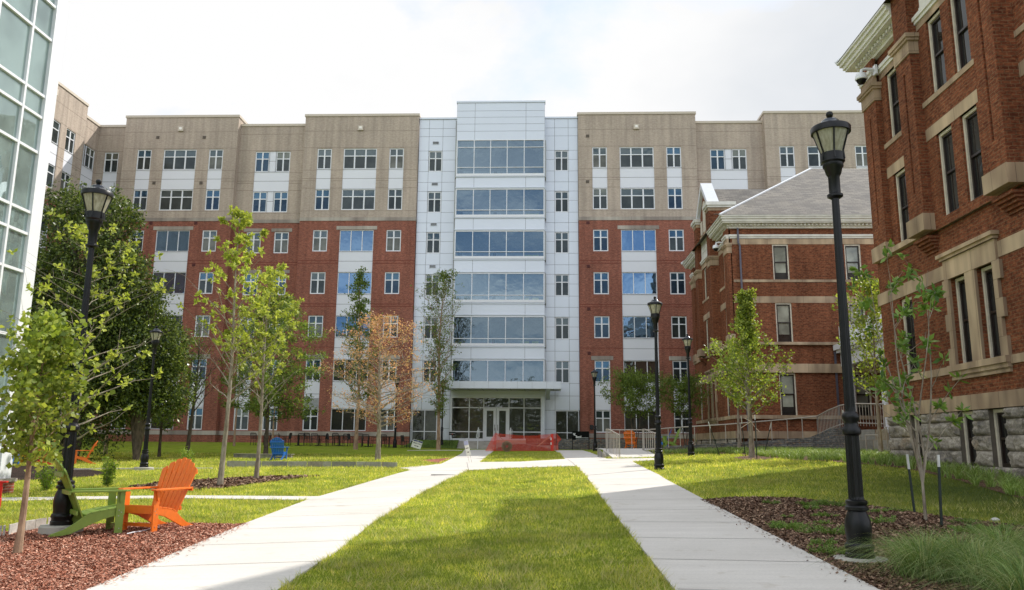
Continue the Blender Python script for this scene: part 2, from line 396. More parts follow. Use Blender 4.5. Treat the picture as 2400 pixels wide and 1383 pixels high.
# ---------------------------------------------------------------- world, sun, camera
SUN = Vector((.772, .73, 1.0)).normalized()
w = bpy.data.worlds.new('World'); SC.world = w; w.use_nodes = True
nt = w.node_tree; nt.nodes.clear()
def wn(t, **k):
    x = nt.nodes.new(t)
    for a, b in k.items(): setattr(x, a, b)
    return x
sky = wn('ShaderNodeTexSky', sky_type='NISHITA', sun_disc=False)
sky.sun_elevation = math.asin(SUN.z); sky.sun_rotation = math.atan2(SUN.x, SUN.y)
b1 = wn('ShaderNodeBackground'); b1.inputs['Strength'].default_value = .12
nt.links.new(sky.outputs[0], b1.inputs['Color'])
tc = wn('ShaderNodeTexCoord'); sep = wn('ShaderNodeSeparateXYZ'); nt.links.new(tc.outputs['Generated'], sep.inputs[0])
zz = wn('ShaderNodeMath', operation='MAXIMUM'); zz.inputs[1].default_value = .03; nt.links.new(sep.outputs[2], zz.inputs[0])
dv = wn('ShaderNodeVectorMath', operation='DIVIDE'); nt.links.new(tc.outputs['Generated'], dv.inputs[0])
cbz = wn('ShaderNodeCombineXYZ')
zadd = wn('ShaderNodeMath', operation='ADD'); zadd.inputs[1].default_value = .25; nt.links.new(zz.outputs[0], zadd.inputs[0])
for i in range(3): nt.links.new(zadd.outputs[0], cbz.inputs[i])
nt.links.new(cbz.outputs[0], dv.inputs[1])
mpw = wn('ShaderNodeMapping'); mpw.inputs['Location'].default_value = (.6, -.25, 0); nt.links.new(dv.outputs[0], mpw.inputs['Vector'])
nz = wn('ShaderNodeTexNoise'); nz.inputs['Scale'].default_value = 2.1; nz.inputs['Detail'].default_value = 7; nz.inputs['Roughness'].default_value = .55
nz.inputs['Distortion'].default_value = .3
nt.links.new(mpw.outputs[0], nz.inputs['Vector'])
rp = wn('ShaderNodeValToRGB'); rp.color_ramp.elements[0].position = .30; rp.color_ramp.elements[1].position = .52
rp.color_ramp.elements[0].color = (0,0,0,1); rp.color_ramp.elements[1].color = (1,1,1,1)
yb = wn('ShaderNodeMath', operation='MULTIPLY_ADD'); yb.inputs[1].default_value = .09; nt.links.new(sep.outputs[1], yb.inputs[0]); nt.links.new(nz.outputs['Fac'], yb.inputs[2])
nt.links.new(yb.outputs[0], rp.inputs['Fac'])
nz2 = wn('ShaderNodeTexNoise'); nz2.inputs['Scale'].default_value = 1.3; nz2.inputs['Detail'].default_value = 5
nt.links.new(mpw.outputs[0], nz2.inputs['Vector'])
cr = wn('ShaderNodeValToRGB'); cr.color_ramp.elements[0].position = .36; cr.color_ramp.elements[1].position = .60
cr.color_ramp.elements[0].color = (.78,.81,.85,1); cr.color_ramp.elements[1].color = (1.0,1.0,1.0,1)
nt.links.new(nz2.outputs['Fac'], cr.inputs['Fac'])
gy = wn('ShaderNodeMapRange'); gy.inputs[1].default_value = -.75; gy.inputs[2].default_value = .05; gy.inputs[3].default_value = 1.95; gy.inputs[4].default_value = 1.0
nt.links.new(sep.outputs[1], gy.inputs[0])
b2 = wn('ShaderNodeBackground'); nt.links.new(gy.outputs[0], b2.inputs['Strength']); nt.links.new(cr.outputs[0], b2.inputs['Color'])
# thin haze keeps even the gaps pale blue
b3 = wn('ShaderNodeBackground'); b3.inputs['Strength'].default_value = .55; b3.inputs['Color'].default_value = (.62,.78,1,1)
ad = wn('ShaderNodeAddShader'); nt.links.new(b1.outputs[0], ad.inputs[0]); nt.links.new(b3.outputs[0], ad.inputs[1])
mx = wn('ShaderNodeMixShader'); nt.links.new(rp.outputs[0], mx.inputs[0]); nt.links.new(ad.outputs[0], mx.inputs[1]); nt.links.new(b2.outputs[0], mx.inputs[2])
wo = wn('ShaderNodeOutputWorld'); nt.links.new(mx.outputs[0], wo.inputs['Surface'])
sl = bpy.data.lights.new('sun', 'SUN'); sl.energy = 5.0; sl.angle = R(.5); sl.color = (1, .955, .88)
so = bpy.data.objects.new('sun', sl); COL.objects.link(so); so.rotation_euler = SUN.to_track_quat('Z', 'Y').to_euler(); so.location = (30, 30, 40)
cd = bpy.data.cameras.new('camera'); cam = bpy.data.objects.new('camera', cd); COL.objects.link(cam); SC.camera = cam
cd.sensor_fit = 'HORIZONTAL'; cd.sensor_width = 36; cd.lens = 36*F/2400; cd.clip_end = 3000; cd.clip_start = .1
Mw = Matrix(((XV[0],YV[0],UP[0]),(XV[1],YV[1],UP[1]),(XV[2],YV[2],UP[2]))).transposed()  # rows: world axes in cam coords
# columns of the camera matrix are the camera axes expressed in world coordinates
cam.matrix_world = Matrix(((XV[0],XV[1],XV[2],CAM[0]),(YV[0],YV[1],YV[2],CAM[1]),(UP[0],UP[1],UP[2],CAM[2]),(0,0,0,1)))
SC.view_settings.view_transform = 'Standard'; SC.view_settings.look = 'None'; SC.view_settings.exposure = 0
SC.cycles.use_denoising = True; SC.cycles.max_bounces = 8; SC.cycles.transparent_max_bounces = 12
SC.cycles.sample_clamp_indirect = 6
# ================================================================ ground
import bmesh
def ground():
    xs = sorted(set(list(np.arange(-40, 40.1, 1.0)) + [-600,-300,-150,-90,-60,60,90,150,300,600] + [-14.,-5.,3.5,10.]))
    ys = sorted(set(list(np.arange(-20, 80.1, 1.0)) + [-300,-120,-60,120,200,400,900] + [a for k in KX for a, b in PROF[k] if a < 100]))
    X, Y = np.meshgrid(xs, ys); Z = gv(X, Y); V = np.stack([X, Y, Z], -1).reshape(-1, 3)
    nx = len(xs); Fc = [(j*nx+i, j*nx+i+1, (j+1)*nx+i+1, (j+1)*nx+i) for j in range(len(ys)-1) for i in range(nx-1)]
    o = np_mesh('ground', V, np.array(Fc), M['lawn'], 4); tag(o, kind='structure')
ground()
def region(name, poly, mat, off, kind='structure', skirt=.0, step=1.0, px=True, extra=None):
    """a sheet that drapes over the ground inside the outline"""
    P = []
    for p in poly:
        if px and len(p) == 2: q = G(*p); P.append((q[0], q[1]))
        else: P.append((p[0], p[1]))
    if extra: P += extra
    bm = bmesh.new(); vs = [bm.verts.new((a, b, 0)) for a, b in P]; bm.faces.new(vs); bmesh.ops.triangulate(bm, faces=bm.faces[:])
    x0, x1 = min(a for a, b in P), max(a for a, b in P); y0, y1 = min(b for a, b in P), max(b for a, b in P)
    cuts = [((k, 0, 0), (1,0,0)) for k in list(np.arange(math.ceil(x0/step)*step, x1, step)) + [-14,-5,3.5,10]]
    cuts += [((0, k, 0), (0,1,0)) for k in sorted(set(list(np.arange(math.ceil(y0/step)*step, y1, step)) + [a for q in KX for a, b in PROF[q] if y0 < a < y1]))]
    for co, no in cuts: bmesh.ops.bisect_plane(bm, geom=bm.verts[:]+bm.edges[:]+bm.faces[:], plane_co=co, plane_no=no, dist=1e-4)
    bmesh.ops.recalc_face_normals(bm, faces=bm.faces[:])
    for f in bm.faces:
        if f.normal.z < 0: f.normal_flip()
    for v in bm.verts: v.co.z = g(v.co.x, v.co.y) + off
    if skirt:
        be = [e for e in bm.edges if e.is_boundary]
        r = bmesh.ops.extrude_edge_only(bm, edges=be)
        for v in [q for q in r['geom'] if isinstance(q, bmesh.types.BMVert)]: v.co.z -= skirt
    me = bpy.data.meshes.new(name); bm.to_mesh(me); bm.free(); me.materials.append(mat)
    o = bpy.data.objects.new(name, me); COL.objects.link(o); tag(o, kind=kind); return o, P
def wp(px, py): q = G(px, py); return (q[0], q[1])
def ext(a, b, Y):
    """continue the line through two ground points to depth Y"""
    A, B = wp(*a), wp(*b); t = (Y-A[1])/(B[1]-A[1]); return (A[0]+(B[0]-A[0])*t, Y)
BLOCK = []   # outlines where no lawn grows
LP = [(215,1383),(575,1229),(725,1172),(800,1150),(965,1103),(1098,1103),(1060,1121),(1000,1150),(870,1229),(800,1287),(660,1383)]
o, P = region('left_path', LP, M['conc'], .022, skirt=.12, extra=[ext((800,1287),(660,1383),-6), ext((575,1229),(215,1383),-6)]); BLOCK.append(P)
RP = [(1350,1093),(1434,1200),(1500,1283),(1578,1383)]
o, P = region('right_path', RP, M['conc'], .022, skirt=.12, extra=[ext((1434,1200),(1578,1383),-6), ext((1700,1200),(2050,1383),-6), wp(2050,1383), wp(1700,1200), wp(1560,1125), wp(1480,1082)]); BLOCK.append(P)
CP = [(962,1104),(1098,1104),(1200,1098),(1350,1094),(1481,1083.5),(1560,1078),(1545,1075),(1440,1076.5),(1424,1076.5),(1323,1077.5),(1220,1083.5),(1125,1084.5),(1090,1084),(1030,1089),(975,1097),(935,1098)]
o, P = region('crossing_path', CP, M['conc'], .026, skirt=.12); BLOCK.append(P)
UL = [(1030,1090),(1060,1075),(1083,1063),(1088,1054.5),(1160,1054.5),(1150,1063),(1125,1084.5)]
o, P = region('entrance_path', UL, M['conc'], .022, skirt=.1); BLOCK.append(P)
UR = [(1323,1078),(1313,1064),(1300,1056),(1365,1056),(1385,1062),(1424,1077)]
o, P = region('side_path', UR, M['conc'], .022, skirt=.1); BLOCK.append(P)
TP = [(-160,1171),(200,1165.5),(430,1163),(756,1165),(727,1173.5),(430,1169.5),(200,1172),(-160,1179)]
o, P = region('narrow_path', TP, M['conc'], .018, skirt=.1); BLOCK.append(P)
# expansion joints cut across the paths (thin dark grooves laid 4 mm proud of the slab)
jb = MB()
def joint(a, b, dz=.027, wd=.006):
    A, B = np.array(a), np.array(b); n = 8
    d = (B-A)/np.linalg.norm(B-A); q = np.array([-d[1], d[0]])*wd
    for i in range(n):
        p0 = A+(B-A)*i/n; p1 = A+(B-A)*(i+1)/n
        pts = [(*(p0-q), g(*(p0-q))+dz), (*(p1-q), g(*(p1-q))+dz), (*(p1+q), g(*(p1+q))+dz), (*(p0+q), g(*(p0+q))+dz)]
        jb.poly(pts)
def edge_at(pts, Y):
    W = [wp(*p) for p in pts]
    W.sort(key=lambda t: t[1])
    return float(np.interp(Y, [b for a, b in W], [a for a, b in W]))
for Y in np.arange(7.6, 27, 1.55):
    xl = edge_at([(215,1383),(575,1229),(725,1172),(800,1150),(965,1103)], Y); xr = edge_at([(660,1383),(800,1287),(870,1229),(1000,1150),(1060,1121),(1098,1103)], Y)
    joint((xl+.02, Y-.2), (xr-.02, Y+.12))
    xl = edge_at([(1578,1383),(1434,1200),(1350,1093)], Y); xr = edge_at([(2050,1383),(1700,1200),(1560,1125),(1480,1082)], Y)
    joint((xl+.02, Y+.15), (xr-.02, Y-.1))
for a, b in (((1098,1104),(1094,1085)),((1350,1094),(1330,1078)),((1070,1070),(1143,1070)),((1318,1066),(1400,1066))): joint(wp(*a), wp(*b), .032)
o = jb.build('path_joints', M['seam']); tag(o, kind='structure')
# planting beds
MR = [(-200,1400),(-200,1262),(0,1250),(115,1232),(300,1222),(420,1226),(560,1231),(575,1229),(400,1304)]
o, PRED = region('red_mulch_bed', [(-220,1262),(0,1250),(115,1234),(300,1228),(420,1228),(575,1230),(215,1384)], M['mulch_red'], .012, extra=[ext((575,1229),(215,1383),4), (-12, 4)], step=.5); BLOCK.append(PRED)
o, PBR = region('brown_mulch_bed', [(1640,1174),(1720,1167),(1860,1168),(1960,1180),(2080,1192),(2200,1212),(2330,1228),(2500,1250)], M['mulch_brown'], .012, extra=[(9.5,9.5),(9.5,4), ext((1700,1200),(2050,1383),4), wp(2050,1383), wp(1700,1200)], step=.5); BLOCK.append(PBR)
o, PTB = region('tree_mulch_bed', [(300,1143),(380,1131),(480,1126),(560,1121),(640,1118),(748,1116.5),(660,1127),(590,1135),(530,1144),(470,1148),(380,1152)], M['mulch_brown'], .012); BLOCK.append(PTB)
o, PGB = region('ginkgo_mulch_ring', [(1718,1073),(1745,1069),(1790,1069),(1818,1073),(1800,1077.5),(1760,1079),(1730,1077)], M['mulch_brown'], .012); BLOCK.append(PGB)
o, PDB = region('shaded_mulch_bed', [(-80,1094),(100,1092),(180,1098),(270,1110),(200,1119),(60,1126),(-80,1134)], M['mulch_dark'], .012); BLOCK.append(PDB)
o, PPB = region('path_edge_mulch', [(985,1079),(1058,1073),(1050,1077),(1028,1086)], M['mulch_red'], .012); BLOCK.append(PPB)
o, PBL = region('lily_bed', [(1560,1062),(1700,1058.5),(1830,1053),(2050,1056)], M['mulch_brown'], .012, extra=[(11.0,26.0),(11.05,14.0),(9.9,14.0),wp(2400,1172),wp(2250,1128),wp(2120,1098),wp(2000,1087),wp(1850,1079),wp(1790,1071),wp(1700,1065),wp(1560,1066)]); BLOCK.append(PBL)
o, PIS = region('retaining_bed', [(1540,1063),(1545,1066)], M['mulch_brown'], .01) if False else (None, None)

def pip(X, Y, poly):
    ins = np.zeros(len(X), bool); n = len(poly); j = n-1
    for i in range(n):
        xi, yi = poly[i]; xj, yj = poly[j]
        c = ((yi > Y) != (yj > Y)); 
        if abs(yj-yi) > 1e-9: ins ^= c & (X < (xj-xi)*(Y-yi)/(yj-yi)+xi)
        j = i
    return ins
def blades(name, X, Y, h, wd, mat, bend=.4, seg=1, off=0.0, spread=None, zbase=None):
    n = len(X); Z = (gv(X, Y) if zbase is None else zbase)+off
    a = RNG.uniform(0, 2*PI, n); la = RNG.uniform(0, 2*PI, n) if spread is None else spread
    base = np.stack([X, Y, Z], -1); side = np.stack([np.cos(a), np.sin(a), np.zeros(n)], -1)*(wd[:, None]/2)
    lean = np.stack([np.cos(la), np.sin(la), np.zeros(n)], -1)
    b = (bend*RNG.uniform(.3, 1.3, n))[:, None]
    if seg == 1:
        V = np.empty((n, 3, 3)); V[:, 0] = base-side; V[:, 1] = base+side
        V[:, 2] = base + lean*b*h[:, None] + np.array([0,0,1.])*h[:, None]
        Fc = np.arange(n*3).reshape(n, 3); return np_mesh(name, V.reshape(-1, 3), Fc, mat, 3)
    # arching ribbon
    k = seg+1; V = np.empty((n, 2*k, 3))
    for i in range(k):
        t = i/seg; wt = (1-t)**.6 if i < seg else .06
        c = base + lean*(b*h[:, None])*(t**1.8) + np.array([0,0,1.])*(h[:, None]*(t*1.15-t**2.6*.15-b*.55*t**3))
        V[:, 2*i] = c-side*wt; V[:, 2*i+1] = c+side*wt
    idx = np.arange(n)[:, None]*2*k
    Fs = []
    for i in range(seg): Fs.append(np.concatenate([idx+2*i, idx+2*i+1, idx+2*i+3, idx+2*i+2], 1))
    return np_mesh(name, V.reshape(-1, 3), np.stack(Fs, 1).reshape(-1, 4), mat, 4)
def sample_lawn(N, y0, y1, keep=None):
    Y = y0*(y1/y0)**RNG.uniform(0, 1, N); X = RNG.uniform(-1, 1, N)*(.72*Y+1.5)
    m = np.ones(N, bool)
    for P in BLOCK: m &= ~pip(X, Y, P)
    m &= ~((X > 10.7) & (Y > 14)); m &= ~((X < -12.8) & (Y < 19.5)); m &= (Y < 58)
    return X[m], Y[m]
X, Y = sample_lawn(400000, 6.2, 46)
nz_ = np.array([noise.noise(Vector((a*.9, b*.9, 0))) for a, b in zip(X[::1], Y[::1])]) 
h = (.028 + .022*np.clip(nz_+.45, 0, 1.2))*(Y/8)**.45*RNG.uniform(.6, 1.35, len(X)); wd = .0065*(Y/8)**.95
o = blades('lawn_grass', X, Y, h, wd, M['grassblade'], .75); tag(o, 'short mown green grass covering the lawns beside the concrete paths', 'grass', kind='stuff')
# longer straw-coloured tufts in the near lawn
X, Y = sample_lawn(42000, 6.2, 15)
m = np.array([noise.noise(Vector((a*1.6, b*1.6, 5))) > .05 for a, b in zip(X, Y)]); X, Y = X[m], Y[m]
o = blades('straw_grass', X, Y, RNG.uniform(.055, .11, len(X)), np.full(len(X), .0085), leafmat('straw_blade', [(.42,.38,.13),(.6,.53,.24),(.3,.38,.06)], .3), 1.1)
tag(o, 'longer straw coloured blades scattered through the near lawn', 'grass', kind='stuff')
# ragged grass along the slab edges
EX, EY = [], []
for P in BLOCK[:6]:
    for (a, b), (c_, d_) in zip(P, P[1:]+P[:1]):
        ln = math.hypot(c_-a, d_-b); ny_ = max(min(b, d_), 6)
        for k in range(int(ln*90*min(1, (9/max(ny_, 6))))):
            t = random.random(); x, y = a+(c_-a)*t, b+(d_-b)*t
            if y < 6.2 or y > 45: continue
            nx, ny2 = (d_-b)/ln, -(c_-a)/ln; o_ = abs(random.gauss(0, .035)); q = -1 if pip(np.array([x+nx*.05]), np.array([y+ny2*.05]), P)[0] else 1
            x += q*nx*o_; y += q*ny2*o_
            if any(pip(np.array([x]), np.array([y]), Q)[0] for Q in BLOCK): continue
            EX.append(x); EY.append(y)
EX, EY = np.array(EX), np.array(EY); cl = np.array([noise.noise(Vector((a*3, b*3, 2))) > -.12 for a, b in zip(EX, EY)]); EX, EY = EX[cl], EY[cl]
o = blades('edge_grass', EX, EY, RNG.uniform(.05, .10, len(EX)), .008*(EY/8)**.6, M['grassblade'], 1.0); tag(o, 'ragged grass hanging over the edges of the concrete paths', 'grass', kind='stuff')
def chips(name, poly, N, y0, y1, size, mat, label, zs=.5):
    xs = [a for a, b in poly]; X = RNG.uniform(max(min(xs), -11), min(max(xs), 9), N); Y = y0*(y1/y0)**RNG.uniform(0, 1, N)
    m = pip(X, Y, poly)
    X, Y = X[m], Y[m]; n = len(X)
    Z = gv(X, Y)+.012+RNG.uniform(0, size*zs, n)
    a = RNG.uniform(0, 2*PI, n); L = size*RNG.uniform(.5, 1.5, n)*(Y/9)**.5; W = L*RNG.uniform(.25, .6, n)
    t1 = RNG.normal(0, .35, n); t2 = RNG.normal(0, .35, n)
    u = np.stack([np.cos(a), np.sin(a), t1], -1)*L[:, None]/2; v = np.stack([-np.sin(a), np.cos(a), t2], -1)*W[:, None]/2
    c = np.stack([X, Y, Z], -1); V = np.stack([c-u-v, c+u-v*.7, c+u*.9+v, c-u*.8+v], 1)
    o = np_mesh(name, V.reshape(-1, 3), np.arange(n*4).reshape(n, 4), mat, 4); tag(o, label, 'mulch', kind='stuff')
chips('red_mulch_chips', PRED, 230000, 6.5, 14, .025, M['chip_red'], 'loose reddish shredded mulch under the green and orange garden chairs')
chips('brown_mulch_chips', PBR, 150000, 7, 17, .032, M['chip_brown'], 'brown bark mulch around the right lamp post and young magnolia')
chips('tree_mulch_chips', PTB, 14000, 18, 25, .06, M['chip_brown'], 'brown bark mulch island around the two slender trees on the left lawn')
# chips kicked onto the slab edges
def spilled(a, b, side, n, mat, name, label):
    A, Bq = np.array(wp(*a)), np.array(wp(*b)); d = Bq-A; nn = np.array([d[1], -d[0]])/np.linalg.norm(d)*side
    t = RNG.uniform(0, 1, n); o_ = np.abs(RNG.normal(0, .09, n)); X = A[0]+d[0]*t+nn[0]*o_; Y = A[1]+d[1]*t+nn[1]*o_
    c = np.stack([X, Y, gv(X, Y)+.034], -1); th = RNG.uniform(0, 2*PI, n); L = RNG.uniform(.006, .018, n)[:, None]
    u = np.stack([np.cos(th), np.sin(th), RNG.normal(0,.2,n)], -1)*L; v = np.stack([-np.sin(th), np.cos(th), RNG.normal(0,.2,n)], -1)*L*.5
    V = np.stack([c-u-v, c+u-v, c+u+v, c-u+v], 1); o = np_mesh(name, V.reshape(-1,3), np.arange(n*4).reshape(n,4), mat, 4); tag(o, label, 'mulch', kind='stuff')
spilled((575,1229), (215,1383), -1, 420, M['chip_red'], 'spilled_red_chips', 'stray red mulch chips scattered on the edge of the left path')
spilled((1660,1180), (2050,1383), 1, 300, M['chip_brown'], 'spilled_brown_chips', 'stray brown mulch chips scattered on the edge of the right path')
# lily turf band along the old hall and below the retaining wall
def ribbon_plants(name, pts, h, wd, label, mat, bend=.9, per=26, seg=3):
    X, Y, A = [], [], []
    for (x, y) in pts:
        for _ in range(per):
            a = random.uniform(0, 2*PI); r = random.uniform(0, .07); X.append(x+r*math.cos(a)); Y.append(y+r*math.sin(a)); A.append(a+random.uniform(-.4, .4))
    X, Y, A = map(np.array, (X, Y, A)); n = len(X)
    o = blades(name, X, Y, h*RNG.uniform(.6, 1.2, n), np.full(n, wd), mat, bend, seg, 0, A); tag(o, label, 'ground cover', kind='stuff')
def fill(poly, n, f=lambda x, y: True):
    xs = [a for a, b in poly]; ys = [b for a, b in poly]; out = []
    while len(out) < n:
        x = random.uniform(min(xs), max(xs)); y = random.uniform(min(ys), max(ys))
        if pip(np.array([x]), np.array([y]), poly)[0] and f(x, y): out.append((x, y))
    return out
ribbon_plants('lily_turf', fill(PBL, 2600, lambda x, y: x < 10.8 or y > 26), .33, .016, 'arching lily turf planted along the stone base and under the retaining wall', M['lf_lir'])
# ornamental fountain grass in the bottom right corner
X, Y, A = [], [], []
for (x, y) in [(4.35,7.6),(4.9,8.3),(5.6,7.7),(5.2,7.0),(6.2,8.4),(4.2,8.55),(5.7,9.0),(4.6,6.9),(6.5,7.5),(6.9,9.0),(3.95,7.0),(5.0,9.2),(4.1,8.0),(7.3,8.0),(6.0,9.7),(3.95,8.65),(3.75,8.3)]:
    for _ in range(900):
        a = random.uniform(0, 2*PI); r = abs(random.gauss(0, .12)); X.append(x+r*math.cos(a)); Y.append(y+r*math.sin(a)); A.append(a+random.uniform(-.5, .5))
X, Y, A = map(np.array, (X, Y, A)); n = len(X)
o = blades('fountain_grass', X, Y, RNG.uniform(.28, .66, n), np.full(n, .006), M['fountain'], 1.35, 5, 0, A)
tag(o, 'dense clumps of fine arching fountain grass at the foot of the right lamp post', 'ornamental grass', kind='stuff')

# grass berm either side of the entrance steps
mb = MB()
def berm(x0, x1, y0, y1, z1, name):
    mb = MB(); nx, ny = 14, 8; pts = {}
    for i in range(nx+1):
        for j in range(ny+1):
            x = x0+(x1-x0)*i/nx; y = y0+(y1-y0)*j/ny; t = j/ny; e = min(1, i/3+.0)
            z = g(x, y)+.03+(z1-g(x, y))*min(1, t*1.6)*min(1, .15+e)*(1) 
            pts[i, j] = (x, y, z)
    for i in range(nx):
        for j in range(ny): mb.quad(pts[i,j], pts[i+1,j], pts[i+1,j+1], pts[i,j+1])
    for j in range(ny): a, b = pts[nx,j], pts[nx,j+1]; mb.quad((a[0],a[1],.5), a, b, (b[0],b[1],.5)); 
    o = mb.build(name, plain('bank_turf_shade', (.10,.15,.03), .95, var=.3, scale=3), smooth=True); tag(o, kind='structure')  # the bank's shade is put into this darker turf colour
    n = 9000; X = RNG.uniform(x0, x1, n); Y = RNG.uniform(y0, y1, n)
    i = (X-x0)/(x1-x0)*nx; t = (Y-y0)/(y1-y0); Z = gv(X, Y)+.03+(z1-gv(X, Y))*np.minimum(1, t*1.6)*np.minimum(1, .15+i/3)
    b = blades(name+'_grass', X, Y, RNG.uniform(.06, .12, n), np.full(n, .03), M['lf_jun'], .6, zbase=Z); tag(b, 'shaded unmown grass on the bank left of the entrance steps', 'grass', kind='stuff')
berm(-9.9, -6.15, 58.6, 61.1, 1.5, 'grass_bank')
# ================================================================ residence hall
def PYn(y0): return lambda u, d, z: (u, y0+d, z)              # wall facing -Y
def PXp(x0): return lambda u, d, z: (x0-d, u, z)              # wall facing +X
def PXm(x0): return lambda u, d, z: (x0+d, u, z)              # wall facing -X
def pbox(mb, P, u0, u1, d0, d1, z0, z1, m=0):
    a = P(u0, d0, z0); b = P(u1, d1, z1); mb.box(a[0], b[0], a[1], b[1], a[2], b[2], m)
def wall(mb, P, u0, u1, z0, z1, ops=(), rev=.14, m=0):
    us = sorted(set([u0, u1]+[min(max(v, u0), u1) for o in ops for v in o[:2]]))
    zs = sorted(set([z0, z1]+[min(max(v, z0), z1) for o in ops for v in o[2:4]]))
    for i in range(len(us)-1):
        for j in range(len(zs)-1):
            uc, zc = (us[i]+us[i+1])/2, (zs[j]+zs[j+1])/2
            if any(o[0] < uc < o[1] and o[2] < zc < o[3] for o in ops): continue
            mb.quad(P(us[i],0,zs[j]), P(us[i+1],0,zs[j]), P(us[i+1],0,zs[j+1]), P(us[i],0,zs[j+1]), m)
    for (a, b, c, d) in [o[:4] for o in ops]:
        c2, d2 = max(c, z0), min(d, z1)
        if c2 >= d2 or b <= u0 or a >= u1: continue
        mb.quad(P(a,0,c2), P(a,rev,c2), P(a,rev,d2), P(a,0,d2), m); mb.quad(P(b,0,c2), P(b,rev,c2), P(b,rev,d2), P(b,0,d2), m)
        if d <= z1: mb.quad(P(a,0,d), P(b,0,d), P(b,rev,d), P(a,rev,d), m)
        if c >= z0: mb.quad(P(a,0,c), P(b,0,c), P(b,rev,c), P(a,rev,c), m)
def win_mesh(w, h, cols, trans, screens=True, gl=('g_up','g_lo'), fw=.085, mw=.11, tw=.075):
    """frame + pane meshes centred on x, base z=0, facing -Y, outside face at y=0"""
    f = MB()
    f.box(-w/2, w/2, 0, .07, 0, fw); f.box(-w/2, w/2, 0, .07, h-fw, h)
    f.box(-w/2, -w/2+fw, .002, .068, fw, h-fw); f.box(w/2-fw, w/2, .002, .068, fw, h-fw)
    cw = w/cols
    for i in range(1, cols): f.box(-w/2+i*cw-mw/2, -w/2+i*cw+mw/2, .004, .066, fw, h-fw)
    if trans:
        for zt in (trans if hasattr(trans, '__len__') else [trans]):
            for i in range(cols):
                f.box(-w/2+i*cw+(mw/2 if i else fw), -w/2+(i+1)*cw-(mw/2 if i < cols-1 else fw), .006, .064, zt-tw/2, zt+tw/2)
    p = MB(); zt = (trans if not hasattr(trans, '__len__') else trans[-1]) if trans else 0
    if trans and screens:
        p.quad((-w/2+.02,.05,zt), (w/2-.02,.05,zt), (w/2-.02,.05,h-.02), (-w/2+.02,.05,h-.02), 0)
        p.quad((-w/2+.02,.05,.02), (w/2-.02,.05,.02), (w/2-.02,.05,zt), (-w/2+.02,.05,zt), 1)
    else: p.quad((-w/2+.02,.05,.02), (w/2-.02,.05,.02), (w/2-.02,.05,h-.02), (-w/2+.02,.05,h-.02), 0)
    fo = f.build('window', M['frame']).data; po = p.build('pane', [M[gl[0]], M[gl[1]]]).data
    for q in [o for o in COL.objects if o.data in (fo, po)]: bpy.data.objects.remove(q)
    return fo, po
def put_win(parent, meshes, pos, rz=0, name='window'):
    f = bpy.data.objects.new(name, meshes[0]); COL.objects.link(f); f.parent = parent
    f.location = Vector(pos)-Vector(parent.location); f.rotation_euler = (0,0,rz)
    p = bpy.data.objects.new('pane', meshes[1]); COL.objects.link(p); p.parent = f
    return f
ROWS = {7:(23.42,25.2), 6:(19.94,21.72), 5:(16.48,18.26), 4:(13.0,14.78), 3:(9.52,11.26), 2:(6.09,7.79), 1:(2.27,3.97)}
HALL = thing('residence_hall', 'seven storey red and tan brick residence hall with a silver glazed entrance tower', 'building', (-3.3, 61.2, 1.0))
GLV = [('g_up','g_lo'), ('g_up2','g_lo2'), ('g_up3','g_lo'), ('g_up','g_lo3'), ('g_up2','g_lo')]
WN = {k: [win_mesh(1.2, z[1]-z[0], 2, (z[1]-z[0])*.64, gl=v) for v in GLV] for k, z in ROWS.items()}
WW = {k: win_mesh(2.76, z[1]-z[0], 3, (z[1]-z[0])*.64 if k >= 6 else 0, gl=('g_up','g_lo') if k >= 6 else ('g_wide','g_wide') if k > 2 else ('g_store','g_store'), mw=.11 if k >= 6 else .06, fw=.085 if k >= 6 else .06) for k, z in ROWS.items()}
tan, red, belt, cop, jn, spd, lin, roof = MB(), MB(), MB(), MB(), MB(), MB(), MB(), MB()
BELT = 19.17
SOLD = plain('soldier_course', (.17,.042,.028), .9)
def flush():
    global tan, red, cop, jn
    for mbx, nm, mt in ((tan,'upper_wall','tan'),(red,'lower_wall','red'),(cop,'coping','coping')):
        if mbx.f: mbx.build(nm, [M[mt], M['seam_tan'], M['seam'], SOLD], HALL)
    pass
    tan, red, cop, jn = MB(), MB(), MB(), MB()
